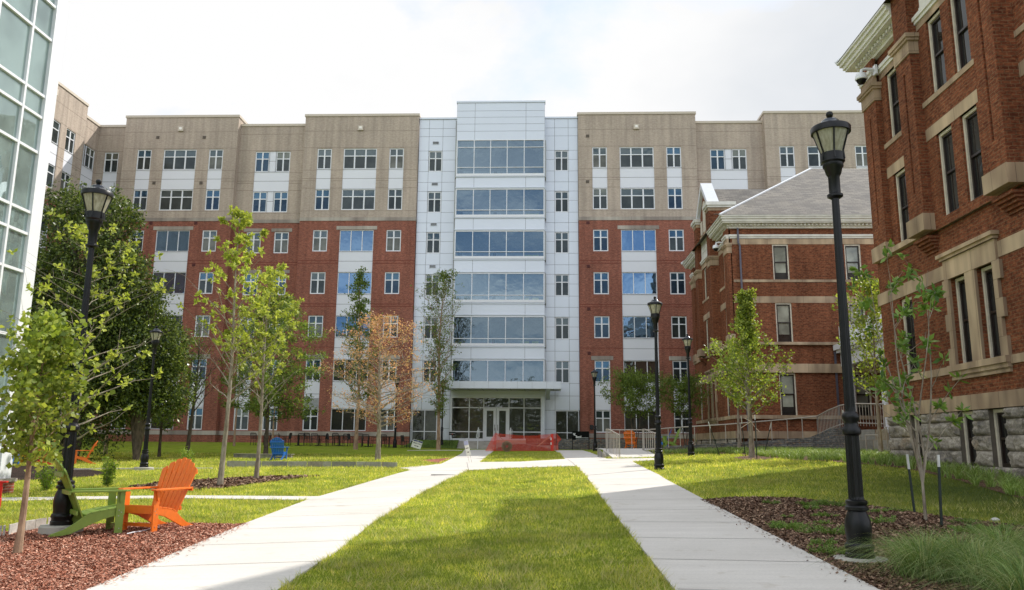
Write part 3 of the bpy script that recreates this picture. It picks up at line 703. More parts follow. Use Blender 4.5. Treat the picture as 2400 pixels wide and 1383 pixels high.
def seg(P, u0, u1, top, narrow, wide, style, rows=(7,6,5,4,3,2,1), rz=0, zlow=.4, ground_n=True):
    ops = []; wins = []
    def lint(a, b, z0, z1):
        q = MB(); pbox(q, P, a, b, -.03, .03, z0, z1); q.build('lintel', M['cast'], HALL)
    for k in rows:
        z0, z1 = ROWS[k]
        for c in narrow(k):
            ops.append((c-.6, c+.6, z0, z1)); wins.append((c, z0, 'window', random.choice(WN[k])))
        for c in wide(k):
            ops.append((c-1.38, c+1.38, z0, z1)); wins.append((c, z0, 'wide_window', WW[k]))
    def spandrel(a, b, z0, z1, louver=False):
        ops.append((a, b, z0, z1)); zm = (z0+z1)/2+.05
        q = MB(); pbox(q, P, a, b, .045, .10, z0, z1); pbox(q, P, a, b, .042, .06, zm-.014, zm+.014, 1); q.build('spandrel_panel', [M['white_panel'], M['seam']], HALL)
    if style == 'main':
        gaps = [(6,7), (1,2)]
        for lo, hi in gaps:
            if lo in rows and hi in rows:
                for c in narrow(lo): spandrel(c-.6, c+.6, ROWS[lo][1], ROWS[hi][0])
        for lo in (6,4,3,2,1):
            hi = lo+1
            if lo in rows and hi in rows:
                for c in wide(lo): spandrel(c-1.38, c+1.38, ROWS[lo][1], ROWS[hi][0])
        for c in wide(5):
            if 5 in rows: lint(c-1.65, c+1.65, 18.28, 18.58)
        if 2 in rows:
            for c in narrow(2): lint(c-.85, c+.85, 7.81, 8.13)
    if style == 'pair':
        for k in (7,6):
            a, b = sorted(narrow(k)); spandrel(a+.6, b-.6, ROWS[k][0], ROWS[k][1])
        a, b = sorted(narrow(7)); spandrel(a-.6, b+.6, ROWS[6][1], ROWS[7][0])
        for k in (5,4,3):
            if k in rows:
                for c in narrow(k): lint(c-.85, c+.85, ROWS[k][1]+.02, ROWS[k][1]+.3)
        if 1 in rows:
            for c in narrow(1): spandrel(c-.6, c+.6, ROWS[1][1], ROWS[2][0])
    wall(tan, P, u0, u1, BELT+.13, top, ops); wall(red, P, u0, u1, zlow, BELT-.14, ops)
    for (z0, z1, pr) in ((BELT-.15, BELT+.135, -.035), (1.88, 2.2, -.03)):
        q = MB(); pbox(q, P, u0, u1, pr, .05, z0, z1); q.build('stone_belt', M['cast'], HALL)
    pbox(cop, P, u0, u1, -.07, .35, top, top+.2)
    edges = sorted([(o[0], o[1], o[2], o[3]) for o in ops])
    def hline(z, m=0, zt=.022):
        cuts = sorted([(o[0], o[1]) for o in ops if o[2]-.001 <= z <= o[3]+.001]); x = u0
        segs = []
        for a, b in cuts:
            if a > x: segs.append((x, a))
            x = max(x, b)
        if x < u1: segs.append((x, u1))
        for a, b in segs: pbox(tan if z > BELT else red, P, a, b, -.004, .01, z-zt/2, z+zt/2, m+1)
    for z in (26.72, 25.28, 23.34, 22.62, 22.42, 21.80, 19.86): 
        if z < top: hline(z)
    for z in (15.72, 12.2, 8.75, 15.5, 12.0): 
        if z > zlow: hline(z, 2, .05)
    for (c, z0, nm, me) in wins: put_win(HALL, me, P(c, .055, z0), rz, nm)
    flush()
NB = lambda k: [-32.95, -26.91]; WB = lambda k: [-29.94]
seg(PYn(62), -34.75, -25.2, 28.0, NB, WB, 'main')
seg(PYn(62), -19.58, -10.12, 28.0, lambda k: [-17.84, -11.87], lambda k: [-14.88], 'main')
seg(PYn(62), 3.0, 12.55, 28.0, lambda k: [4.73, 10.72], lambda k: [7.73], 'main')
NC = lambda k: [-23.22, -21.47] if k >= 6 else [-23.5, -21.2]
seg(PYn(62.6), -25.2, -19.58, 27.42, NC, lambda k: [], 'pair')
seg(PYn(62.6), 12.55, 18.1, 27.42, lambda k: [14.37, 16.12] if k >= 6 else [14.1, 16.4], lambda k: [], 'pair', rows=(7,6))
seg(PYn(62), 18.1, 28.5, 28.0, lambda k: [19.79, 25.8], lambda k: [22.8], 'main', rows=(7,6))
seg(PYn(62.6), -37.3, -34.75, 27.42, lambda k: [-36.05], lambda k: [], 'main')
# left wing running toward the camera
seg(PXp(-37.3), 59.7, 62.6, 27.42, lambda k: [60.25, 61.7] if k >= 6 else [60.3, 61.7], lambda k: [], 'pair', rows=(7,6), rz=PI/2)
seg(PXp(-36.75), 44.0, 59.7, 28.0, lambda k: [57.9], lambda k: [55.1], 'main', rz=PI/2)
# returns between projecting and recessed bays
def ret(x, y0, y1, top, face):
    P = PXp(x) if face > 0 else PXm(x)
    wall(tan, P, y0, y1, BELT+.13, top); wall(red, P, y0, y1, .4, BELT-.14)
    for (z0, z1, pr) in ((BELT-.15, BELT+.135, -.035), (1.88, 2.2, -.03)):
        q = MB(); pbox(q, P, y0, y1, pr, .05, z0, z1); q.build('stone_belt', M['cast'], HALL)
    pbox(cop, P, y0-.066, y1, -.067, .35, top-.003, top+.197)
    flush()
for x, f in ((-34.75,-1), (-25.2,1), (-19.58,-1), (-10.12,1), (3.0,-1), (12.55,1), (18.1,-1), (28.5,1)): ret(x, 62.0, 80 if f > 0 and x in (28.5,) else 64.0, 28.0, f)
wall(tan, PYn(59.7), -37.3, -36.75, BELT+.13, 28.0); wall(red, PYn(59.7), -37.3, -36.75, .4, BELT-.14)
# parapet volumes, roof and rear
for x0, x1, y0, zt in ((-34.75,-25.2,62.3,27.9), (-25.2,-19.58,62.9,27.3), (-19.58,-10.12,62.3,27.9), (3.0,12.55,62.3,27.9), (12.55,18.1,62.9,27.3), (18.1,28.3,62.3,27.9), (-37.6,-34.75,62.9,27.3), (-10.12,3.0,63.2,27.0)):
    roof.box(x0+.01, x1-.01, y0, 80, .4, zt)
roof.box(-52, -37.05, 44, 59.7, .4, 27.9); roof.box(-52, -37.6, 59.7, 80, .4, 27.3)
flush()
roof.build('flat_roof', M['roofflat'], HALL)
# small vents and wall lights
for i, (x, z, mt) in enumerate([(-31.94,26.26,0),(-28.01,26.24,0),(-31.9,22.29,0),(-27.97,22.27,0),(-31.84,18.86,1),(-28.12,18.86,1),(-31.9,15.37,1),(-28.01,15.37,1),(3.77,26.15,0),(3.73,22.25,0),(3.73,18.82,1),(3.73,15.26,1),(3.73,11.83,1),(3.73,8.34,1)]):
    v = MB(); v.box(x-.13, x+.13, 61.97, 62.01, z-.12, z+.12)
    for k in range(4): v.box(x-.11, x+.11, 61.955, 61.975, z-.10+k*.055, z-.075+k*.055)
    v.build('vent', plain('vent_tan', (.13,.105,.085), .7) if not mt else plain('vent_red', (.10,.022,.02), .7), HALL)
lampglow = plain('light_lens', (.85,.8,.74), .3)
for x, z in ((-30.02,26.97), (-14.92,26.94), (7.74,26.9)):
    v = MB(); v.box(x-.22, x+.22, 61.86, 62.01, z-.2, z+.2); o = v.build('wall_light', M['coping'], HALL)
    v = MB(); v.box(x-.11, x+.11, 61.845, 61.865, z-.08, z+.12); v.build('lens', lampglow, o, origin=Vector(HALL.location)) if False else v.build('lens', lampglow, HALL)
v = MB(); p = UX(127, 215, -36.75); v.box(-36.76, -36.55, p[1]-.22, p[1]+.22, p[2]-.25, p[2]+.25); v.build('wall_light', M['coping'], HALL)
v = MB(); v.box(3.85-.13, 3.85+.13, 61.9, 62.0, 2.5, 2.85); v.build('intercom_box', M['blackm'], HALL)
# louver under the second floor window, left bay
v = MB()
for k in range(7): v.box(-18.4, -17.28, 61.98, 62.05, 4.05+k*.11, 4.1+k*.11)
v.build('louver', M['louver'], HALL)

# ---- silver flanks of the tower
pan, pjn = MB(), MB()
def panels(P, us, zs, ops, gap=.011, face=0.0):
    for i in range(len(us)-1):
        for j in range(len(zs)-1):
            a, b, c, d = us[i], us[i+1], zs[j], zs[j+1]
            hit = [o for o in ops if o[0] < b-.02 and o[1] > a+.02 and o[2] < d-.02 and o[3] > c+.02]
            if not hit: pbox(pan, P, a+gap, b-gap, face, face+.03, c+gap, d-gap); continue
            for o in hit[:1]:
                for (a1, b1, c1, d1) in ((a, o[0], c, d), (o[1], b, c, d), (max(a,o[0]), min(b,o[1]), c, o[2]), (max(a,o[0]), min(b,o[1]), o[3], d)):
                    if b1-a1 > .04 and d1-c1 > .04: pbox(pan, P, a1+gap, b1-gap, face, face+.03, c1+gap, d1-gap)
    wall(pjn, lambda u, d, z: P(u, face+.02+d, z), us[0], us[-1], zs[0], zs[-1], ops, rev=.1)
PF = PYn(62.3)
ZF = {}
fl = [(23.28,25.05),(19.79,21.57),(16.38,18.14),(12.9,14.66),(9.45,11.22),(6.02,7.74)]
def flank(us, wc, store):
    ops = [(wc-.56, wc+.56, a, b) for a, b in fl] + [store]
    zs = sorted([store[3]] + [27.8, 27.0, 26.3] + [v for a, b in fl for v in (a, b)] + [b+.78 for a, b in fl[1:]] + [5.05])
    panels(PF, us[1:3], zs, ops)
    zs2 = sorted([store[3], 27.8, 27.0, 26.3] + [v for a, b in fl for v in (a, (a+b)/2+.1, b)] + [b+.78 for a, b in fl[1:]] + [5.05])
    panels(PF, us[0:2], zs2, [store]); panels(PF, us[2:4], zs2, [store])
    zb = [.9, store[3]]
    for a, b in ((us[0], us[-1]),):
        for (a1, b1) in ((us[0], store[0]), (store[1], us[-1])):
            if b1-a1 > .06: panels(PF, [a1, b1], [.9, 2.5, store[3]], [])
    for a, b in fl: put_win(HALL, WFL, (wc, 62.36, a), 0, 'window')
WFL = win_mesh(1.12, 1.77, 2, 1.77*.64, mw=.1)
flank([-10.1, -9.27, -8.13, -6.8], -8.7, (-9.99, -8.02, 1.55, 3.95))
flank([.2, 1.08, 2.2, 2.98], 1.65, (1.08, 2.93, 1.55, 3.95))
def store_win(x0, x1, z0, z1, name, y, cols, rail, gl='g_store'):
    w = x1-x0; me = win_mesh(w, z1-z0, cols, rail, screens=False, gl=(gl, gl), fw=.07, mw=.06, tw=.06)
    return put_win(HALL, me, ((x0+x1)/2, y, z0), 0, name)
store_win(-9.99, -8.02, 1.55, 3.95, 'storefront_window', 62.33, 2, [.72])
store_win(1.08, 2.93, 1.2, 3.95, 'storefront_window', 62.33, 2, [1.05])
def cop2box(*a):
    q = MB(); q.box(*a); q.build('metal_coping', M['panel'], HALL)
cop2box(-10.1, -6.8, 62.22, 62.7, 27.8, 27.95); cop2box(.2, 2.98, 62.22, 62.7, 27.8, 27.95)
for i, (zt) in enumerate([25.75, 22.2, 18.8, 15.3, 11.9, 8.4]):
    v = MB(); x0, x1 = (-8.98, -8.42) if i < 5 else (-8.85, -8.55); v.box(x0, x1, 62.27, 62.3, zt-.14, zt+.12)
    for k in range(4): v.box(x0+.04, x1-.04, 62.25, 62.275, zt-.1+k*.055, zt-.07+k*.055, 1)
    v.build('vent', [M['panel'], M['seam']], HALL)
v = MB(); v.tube([(-7.0, 62.1, 27.6), (-7.0, 62.1, 1.5)], .06, 8); v.build('downspout', M['louver'], HALL)

# ---- tower
TX0, TX1, TY = -6.87, .28, 61.2
bands = [(22.49,25.56,[.72,2.42]), (19.07,21.41,[.58]), (15.68,17.95,[.56]), (12.2,14.53,[.56]), (8.78,11.1,[.57]), (6.0,7.71,None)]
PT = PYn(TY); ux = [TX0, -5.4, -1.25, TX1]
prev = 28.75
zs_top = [25.56, 26.3, 26.92, 27.5, 28.05, 28.75]
panels(PT, ux, zs_top, [])
for i, (a, b, tr) in enumerate(bands):
    nb = bands[i+1][1] if i+1 < len(bands) else 5.87
    panels(PT, ux, [nb, a-.0] if i+1 < len(bands) else [5.5, a], [])
    w_ = TX1-TX0-.12
    f = MB(); x0, x1 = TX0+.03, TX1-.03
    f.box(x0, x1, TY-.05, TY+.06, b-.07, b); f.box(x0, x1, TY-.05, TY+.06, a, a+(.2 if i < 5 else .06))
    f.box(x0, x0+.07, TY-.048, TY+.058, a+.2 if i < 5 else a+.06, b-.07); f.box(x1-.07, x1, TY-.048, TY+.058, a+.2 if i < 5 else a+.06, b-.07)
    xm = [-5.42, -4.09, -2.75, -1.38]; zb = a+(.2 if i < 5 else .06)
    for x in xm: f.box(x-.028, x+.028, TY-.046, TY+.056, zb, b-.07)
    xe = [x0+.07]+[v for x in xm for v in (x-.028, x+.028)]+[x1-.07]
    for t in (tr or []):
        for k in range(0, len(xe), 2): f.box(xe[k], xe[k+1], TY-.044, TY+.054, a+t-.025, a+t+.025)
    fo = f.build('curtain_window', M['frame'], HALL)
    p = MB(); p.quad((x0+.05,TY+.02,a+.05), (x1-.05,TY+.02,a+.05), (x1-.05,TY+.02,b-.05), (x0+.05,TY+.02,b-.05))
    po = p.build('pane', M['g_tower'], None); po.data.transform(Matrix.Translation(-Vector(HALL.location))); po.parent = fo
    # lounge behind the glass: floor, back wall, end walls
    r = MB(); r.box(x0, x1, TY+.1, TY+4.4, a-.25, a-.02, 1); r.box(x0, x1, TY+4.4, TY+4.5, a-.02, b+.1, 0)
    r.box(TX0-.1, TX0+.08, TY+.3, TY+4.4, a-.02, b+.05, 2); r.box(TX1-.08, TX1+.1, TY+.3, TY+4.4, a-.02, b+.05, 2); r.box(x0, x1, TY+.1, TY+4.4, b+.05, b+.2, 0)
    r.build('lounge_room', [plain('lounge_wall', (.16,.22,.27), .8), plain('lounge_floor', (.2,.2,.2), .6), M['inner']], HALL)
    if i < 5:
        q = MB(); k0 = random.randint(0, 3)
        for k in range(52):
            xk = x0+.55+k*.092+(.25 if k > 26 else 0)
            if xk < x1-1.3-.4*(k0 % 2): q.box(xk, xk+.05, TY+.5, TY+.54, a+.24, a+.56)
        q.build('radiator', plain('radiator_white', (.55,.58,.62), .5), HALL)
        q = MB(); cols = [(x0+.5, x0+1.5, 0), (x0+1.8, x0+3.1, 1), (x0+3.5, x0+4.4, 0), (x1-1.9+.2*k0, x1-1.2+.2*k0, 2), (x1-.95, x1-.45, 2)]
        for s0, s1, mm in cols: q.box(s0, s1, TY+.6, TY+1.1, a+.0, a+(.34 if mm < 2 else .46), mm)
        q.build('sofa', [plain('sofa_cyan', (.05,.4,.6), .7), plain('sofa_magenta', (.4,.05,.25), .7), plain('sofa_yellow', (.6,.6,.15), .7)], HALL)
for z in (22.42, 21.5, 19.0, 18.03, 15.6, 14.6, 12.1, 11.2, 8.7, 7.8):
    cop2box(TX0-.02, TX1+.02, TY-.09, TY+.02, z-.02, z+.03)
cop2box(TX0-.05, TX1+.05, TY-.06, TY+.5, 28.75, 28.9)
# tower side walls and body
for x, P in ((TX0, PXm(TX0)), (TX1, PXp(TX1))): panels(P, [TY+.03, 62.35], [1.0,4.9,6.0,8.7,11.2,12.1,14.6,15.6,18.0,19.0,21.5,22.4,25.56,26.3,26.92,27.5,28.05,28.75], [])
r = MB(); r.box(TX0+.1, TX1-.1, 62.4, 66, 27.6, 28.7); r.build('tower_roof', M['panel'], HALL)
pan.build('metal_panel', M['panel'], HALL); pjn.build('panel_backing', M['seam'], HALL)
# entrance storefront with double doors
f = MB(); zb, zt = 1.56, 4.87; X0, X1 = -6.83, .05
xm = [-5.45, -4.35, -2.43, -1.29]; zr = 4.06; zl = 2.26
def fb(a, b, c, d, y0=TY-.05, y1=TY+.06): f.box(a, b, y0, y1, c, d)
fb(X0, X1, zt-.08, zt); fb(X0, xm[1], zb, zb+.2); fb(xm[2], X1, zb, zb+.2)
for x in [X0+.035]+xm+[X1-.035]: fb(x-.035, x+.035, zb+.2 if not (xm[1]-.01 < x < xm[2]+.01) else zb, zt-.08, TY-.048, TY+.058)
e = [X0+.07]+[v for x in xm for v in (x-.035, x+.035)]+[X1-.07]
for k in range(0, len(e), 2):
    fb(e[k], e[k+1], zr-.035, zr+.035, TY-.046, TY+.056)
    if k != 4: fb(e[k], e[k+1], zl-.035, zl+.035, TY-.046, TY+.056)
fo = f.build('entrance_storefront', M['frame'], HALL)
p = MB(); y = TY+.02
p.quad((X0+.02,y,zb+.05),(xm[1],y,zb+.05),(xm[1],y,zt-.04),(X0+.02,y,zt-.04)); p.quad((xm[2],y,zb+.05),(X1-.02,y,zb+.05),(X1-.02,y,zt-.04),(xm[2],y,zt-.04)); p.quad((xm[1],y,zr),(xm[2],y,zr),(xm[2],y,zt-.04),(xm[1],y,zt-.04))
po = p.build('pane', M['g_store']); po.data.transform(Matrix.Translation(-Vector(HALL.location))); po.parent = fo
for s in (0, 1):
    a = xm[1]+.035+s*.94; b = a+.91; d = MB()
    d.box(a, a+.2, TY-.03, TY+.03, zb+.02, zr-.05); d.box(b-.2, b, TY-.03, TY+.03, zb+.02, zr-.05)
    d.box(a+.2, b-.2, TY-.03, TY+.03, zb+.02, zb+.33); d.box(a+.2, b-.2, TY-.03, TY+.03, zr-.22, zr-.05)
    do = d.build('door', M['frame'], HALL)
    q = MB(); q.quad((a+.18,TY,zb+.3),(b-.18,TY,zb+.3),(b-.18,TY,zr-.2),(a+.18,TY,zr-.2)); qo = q.build('door_pane', M['g_store']); qo.data.transform(Matrix.Translation(-Vector(HALL.location))); qo.parent = do
    q = MB(); hx = b-.1 if s == 0 else a+.1; q.box(hx-.035, hx+.035, TY-.07, TY-.03, 2.35, 2.8); qo = q.build('door_handle', M['louver']); qo.data.transform(Matrix.Translation(-Vector(HALL.location))); qo.parent = do
r = MB(); r.box(X0, X1, TY+.1, TY+6, 1.3, 1.54, 1); r.box(X0, X1, TY+6, TY+6.1, 1.5, 4.9, 0); r.box(X0, X1, TY+.1, TY+6, 4.9, 5.1, 0)
r.box(-6.2, -5.0, TY+2.5, TY+3.2, 1.54, 2.5, 0); r.build('lobby_room', [plain('lobby_wall', (.22,.2,.16), .8), plain('lobby_floor', (.12,.11,.1), .5)], HALL)
f = MB(); f.box(TX0, TX1+.05, TY-.04, TY+.3, 4.87, 5.5); f.box(X1, TX1, TY-.06, TY+.3, 1.0, 4.87); f.box(TX0-.05, X0, TY-.06, TY+.3, 1.0, 4.87); f.build('entrance_surround', M['panel'], HALL)
# canopy
c = MB(); cx0, cx1 = -6.95, 1.45
n = 8
for i in range(n): c.box(cx0+(cx1-cx0)*i/n+.008, cx0+(cx1-cx0)*(i+1)/n-.008, 58.0, 58.05, 5.3, 5.82)
c.box(cx0, cx1, 58.05, 61.14, 5.34, 5.8, 1)
c.box(cx1-.02, cx1+.0, 58.05, 61.9, 5.3, 5.82); c.box(cx0, cx0+.02, 58.05, 61.0, 5.3, 5.82)
for x in np.arange(cx0+.5, cx1, 1.05): c.box(x-.01, x+.01, 58.06, 61.1, 5.325, 5.338, 2)
c.prism([(TX1+.1, 58.3, 5.33), (TX1+.1, 62.0, 5.33), (TX1+.1, 62.0, 4.75)], (.3, 0, 0), 0)
c.build('canopy', [M['panel'], M['soffit'], M['seam']], HALL)
# entrance steps
for k in range(4):
    s = MB(); s.box(-6.15 if k else -6.2, 1.2, 59.4+k*.34, 61.1, .7, 1.0+.14*(k+1)-.01); o = s.build('steps', M['step']); tag(o, kind='structure')
# ================================================================ old brick halls (same design, two of them)
def oldwin(w, h, shade):
    f = MB(); f.box(-w/2, -w/2+.07, -.03, .1, 0, h); f.box(w/2-.07, w/2, -.03, .1, 0, h); f.box(-w/2+.07, w/2-.07, -.03, .1, h-.08, h)
    s = MB(); a = w/2-.07; H = h-.08
    s.box(-a, -a+.06, .02, .09, 0, H); s.box(a-.06, a, .02, .09, 0, H); s.box(-a+.06, a-.06, .02, .09, 0, .09); s.box(-a+.06, a-.06, .02, .09, H-.06, H)
    s.box(-a+.06, a-.06, .01, .09, H*.52-.03, H*.52+.03)
    s.box(-a+.06, -a+.09, .05, .1, .09, H*.52); s.box(a-.09, a-.06, .05, .1, .09, H*.52)
    p = MB()
    if shade:
        z2 = .09+H*.17
        p.quad((-a+.05,.07,z2),(a-.05,.07,z2),(a-.05,.07,H-.04),(-a+.05,.07,H-.04), 1); p.quad((-a+.05,.07,.05),(a-.05,.07,.05),(a-.05,.07,z2),(-a+.05,.07,z2), 0)
    else: p.quad((-a+.05,.07,.05),(a-.05,.07,.05),(a-.05,.07,H-.04),(-a+.05,.07,H-.04), 0)
    r = [f.build('window', M['cream']), s.build('sash', M['bronze']), p.build('pane', [M['g_old'], M['shade']])]
    d = [q.data for q in r]
    for q in r: bpy.data.objects.remove(q)
    return d
def put_old(parent, me, pos, rz):
    f = bpy.data.objects.new('window', me[0]); COL.objects.link(f); f.parent = parent; f.location = Vector(pos)-Vector(parent.location); f.rotation_euler = (0,0,rz)
    for k, n in ((1, 'sash'), (2, 'pane')):
        p = bpy.data.objects.new(n, me[k]); COL.objects.link(p); p.parent = f
def rock_wall(name, parent, x, y0, y1, z0, z1, ops, face=-1, bulge=.10):
    V, Fc = [], []; z = z0; row = 0
    while z < z1-.05:
        hh = min(.37, z1-z); y = y0-(.3 if row % 2 else 0)
        while y < y1:
            ww = random.uniform(.55, .95); a, b = max(y, y0), min(y+ww, y1); y += ww
            if b-a < .06: continue
            parts = [(a, b)]
            for o in ops:
                if o[2] < z+hh-.06 and o[3] > z+.06:
                    new = []
                    for p, q in parts:
                        if o[1] <= p or o[0] >= q: new.append((p, q)); continue
                        if o[0] > p+.03: new.append((p, o[0]))
                        if o[1] < q-.03: new.append((o[1], q))
                    parts = new
            for p, q in parts:
                if q-p < .05: continue
                nu, nv = max(4, int((q-p)/.05)), 9; base = len(V); sd = random.uniform(0, 99)
                for j in range(nv+1):
                    for i in range(nu+1):
                        u = p+.008+(q-p-.016)*i/nu; v = z+.008+(hh-.016)*j/nv
                        e = min(i, nu-i)/nu*2; e2 = min(j, nv-j)/nv*2
                        k = (min(1, e*5)**.5)*(min(1, e2*2.6)**.5)
                        n_ = noise.noise(Vector((u*4, v*5, sd)))*.55+noise.noise(Vector((u*13, v*14, sd)))*.5+noise.noise(Vector((u*30, v*30, sd)))*.25
                        V.append((x+face*(k*bulge*(.7+1.3*n_)), u, v))
                for j in range(nv):
                    for i in range(nu):
                        a0 = base+j*(nu+1)+i; Fc.append((a0, a0+1, a0+nu+2, a0+nu+1))
        z += hh; row += 1
    o = np_mesh(name, np.array(V)-np.array(parent.location)[None], np.array(Fc), M['rock'], 4, parent)
    return o
def layer_box(mb, c, L, z0, z1, pr, back, front, m=0, x=11.0, skip=None):
    """course that wraps the -X side (and the -Y side when front)"""
    ys = [(c-L-pr, c+L+pr)] if not skip else [(c-L-pr, c-skip), (c+skip, c+L+pr)]
    for a, b in ys: mb.box(x-pr, x+.3, a, b, z0, z1, m)
    if front: mb.box(x+.3, back, c-L-pr, c-L+.3, z0, z1, m)
def old_hall(c, name, label, Z, near):
    x = 11.0; L = 5.65; back = 26.0; y0, y1 = c-L, c+L
    T = thing(name, label, 'building', (x, c, g(x, c)-.1))
    P = PXm(x); Q = PYn(y0)
    s3, t3, s2, t2, s1, t1 = Z['w']; b2, b1, wt = Z['b2'], Z['b1'], Z['wt']
    zg = g(x, c)-.9
    W8 = {k: oldwin(.80, h, False) for k, h in (('3', t3-s3), ('2', t2-s2), ('1', t1-s1))}
    # side wall
    wc = [c+3.9, c-3.9]; pc = [c+.62, c-.62]; pl = [c+.8, c-.48]
    up = MB(); lo = MB()
    for cc in wc:
        pass
    ops_up = [(q-.4, q+.4, s3, t3) for q in wc]+[(q-.4, q+.4, s2, t2) for q in wc]
    wall(up, P, y0, c-2.2, 7.1, 13.8, ops_up, rev=.2); wall(up, P, c+2.2, y1, 7.1, 13.8, ops_up, rev=.2)
    Pp = PXm(x-.25); ops_p = [(q-.4, q+.4, s3, t3) for q in pc]+[(q-.4, q+.4, s2, t2) for q in pc]
    wall(up, Pp, c-2.45, c+2.45, 7.1, 14.4, ops_p, rev=.2)
    up.build('upper_wall', M['old'], T)
    Pl = PXm(x-.13); ops_l = [(q-.4, q+.4, s1, t1) for q in wc]+[(pl[0]-.4, pl[0]+.4, s1, t1), (pl[1]-.4, pl[1]+.4, s1, t1)]
    wall(lo, Pl, y0, y1, wt, 7.1, ops_l, rev=.22)
    lo.quad((x-.13,y0,7.1),(x+.3,y0,7.1),(x+.3,y1,7.1),(x-.13,y1,7.1)); lo.build('lower_wall', M['old'], T)
    for q in wc:
        put_old(T, W8['3'], P(q, .1, s3), -PI/2); put_old(T, W8['2'], P(q, .1, s2), -PI/2); put_old(T, W8['1'], Pl(q, .1, s1), -PI/2)
    for q in pc: put_old(T, W8['3'], Pp(q, .1, s3), -PI/2); put_old(T, W8['2'], Pp(q, .1, s2), -PI/2)
    for q in pl: put_old(T, W8['1'], Pl(q, .14, s1), -PI/2)
    # pilasters: corner ones and the pavilion pair
    for (a, b, xx) in ((y1-.95, y1+.0, x-.2), (y0-.0, y0+.95, x-.2), (c+1.55, c+2.45, x-.5), (c-2.45, c-1.55, x-.5)):
        s = MB(); top = 12.33
        mid_ = (a+b)/2
        s.box(xx, x+.05, a, mid_-.05, 7.6, top); s.box(xx, x+.05, mid_+.05, b, 7.6, top); s.box(xx+.06, x+.05, mid_-.05, mid_+.05, 8.3, 11.9); s.box(xx, x+.05, mid_-.05, mid_+.05, 7.6, 8.3); s.box(xx, x+.05, mid_-.05, mid_+.05, 11.9, top)
        if xx < x-.4:
            s.box(xx, x+.05, a, b, 12.9, 14.95)
            for k in range(5): s.box(xx+.05+.07*k, x, a+.03+.03*k, b-.03-.03*k, 7.0-.085*(k+1), 7.0-.085*k-.003)
        s.build('pilaster', M['old'], T)
        s = MB(); s.box(xx-.07, x+.05, a-.06, b+.06, 7.13, 7.6)
        s.build('pilaster_base', M['lime'], T)
        s = MB(); s.box(xx-.04, x+.05, a-.03, b+.03, 12.33, 12.72); s.box(xx-.1, x+.05, a-.09, b+.09, 12.72, 12.8); s.box(xx-.14, x+.05, a-.13, b+.13, 12.8, 12.92)
        s.build('pilaster_cap', M['lime'], T)
    # stone courses (side, and front for the far hall)
    fr = not near
    def course(z0, z1, pr, mat='lime', nm='stone_course', xx=x, sk=None):
        s = MB(); layer_box(s, c, L, z0, z1, pr, back, fr, x=xx, skip=sk); s.build(nm, M[mat], T)
    course(s2-.16, s2, .2, sk=None); course(b1[0], b1[1], .15); course(s1-.2, s1, .17); course(wt-.0, wt+(.38 if near else .40), .22)
    def bay(z0, z1, pr, mat='lime', nm='stone_course', pav=True):
        for (a, b, xx) in ((y0+.95, c-2.45, x), (c+2.45, y1-.95, x))+(((c-1.55, c+1.55, x-.25),) if pav else ()):
            s = MB(); s.box(xx-pr, xx+.1, a, b, z0, z1); s.build(nm, M[mat], T)
    bay(s3-.15, s3, .03); bay(b2[0], b2[1], .012); bay(t3, t3+.3, .014)
    for (a, b, xx) in ((y0+.95, c-2.45, x), (c+2.45, y1-.95, x), (c-1.55, c+1.55, x-.25), (y0-.04, y0+.95, x-.2), (y1-.95, y1+.04, x-.2)):
        s = MB(); s.box(xx-.06, xx+.1, a, b, 13.2, 13.3); s.box(xx-.11, xx+.1, a, b, 13.3, 13.42)
        if xx == x-.2: s.box(xx-.02, xx+.1, a, b, 12.92, 13.2, 1); 
        s.build('white_moulding', [M['trim'], M['lime']], T)
        if xx == x-.2:
            s = MB(); s.box(xx, xx+.1, a, b, 13.42, 13.8); s.build('frieze_brick', M['old'], T)
    if fr:
        s = MB(); s.box(x+.1, back, y0-.03, y0+.1, s3-.15, s3); s.build('stone_course', M['lime'], T)
        s = MB(); s.box(x+.1, back, y0-.012, y0+.1, t3, t3+.33); s.build('stone_course', M['lime'], T)
        s = MB(); s.box(x+.1, back, y0-.02, y0+.1, b2[0], b2[1]); s.build('stone_course', M['lime'], T)
        s = MB(); s.box(x-.05, back, y0-.06, y0+.1, 13.2, 13.3); s.box(x-.1, back, y0-.11, y0+.1, 13.3, 13.42); s.build('white_moulding', M['trim'], T)
    # cornice
    sk = 2.45; s2_ = [MB(), MB()]
    for z0, z1, pr in ((13.78,13.9,.16), (13.9,14.02,.22), (14.02,14.1,.5), (14.1,14.24,.56), (14.24,14.36,.64), (14.36,14.44,.7)):
        s2_[0].box(x-pr, x+.3, c-L-pr, c-sk, z0, z1); s2_[1].box(x-pr, x+.3, c+sk, c+L+pr, z0, z1)
        if fr: s2_[0].box(x+.3, back, c-L-pr, c-L+.3, z0, z1)
    for (a, b), s in (((y0, c-sk), s2_[0]), ((c+sk, y1), s2_[1])):
        k = a+.05
        while k < b: s.box(x-.34, x-.22, k, k+.11, 13.9, 14.0); k += .22
    if fr:
        k = x
        while k < back: s2_[0].box(k, k+.11, y0-.34, y0-.22, 13.9, 14.0); k += .22
    for s in s2_: s.build('cornice', M['trim'], T)
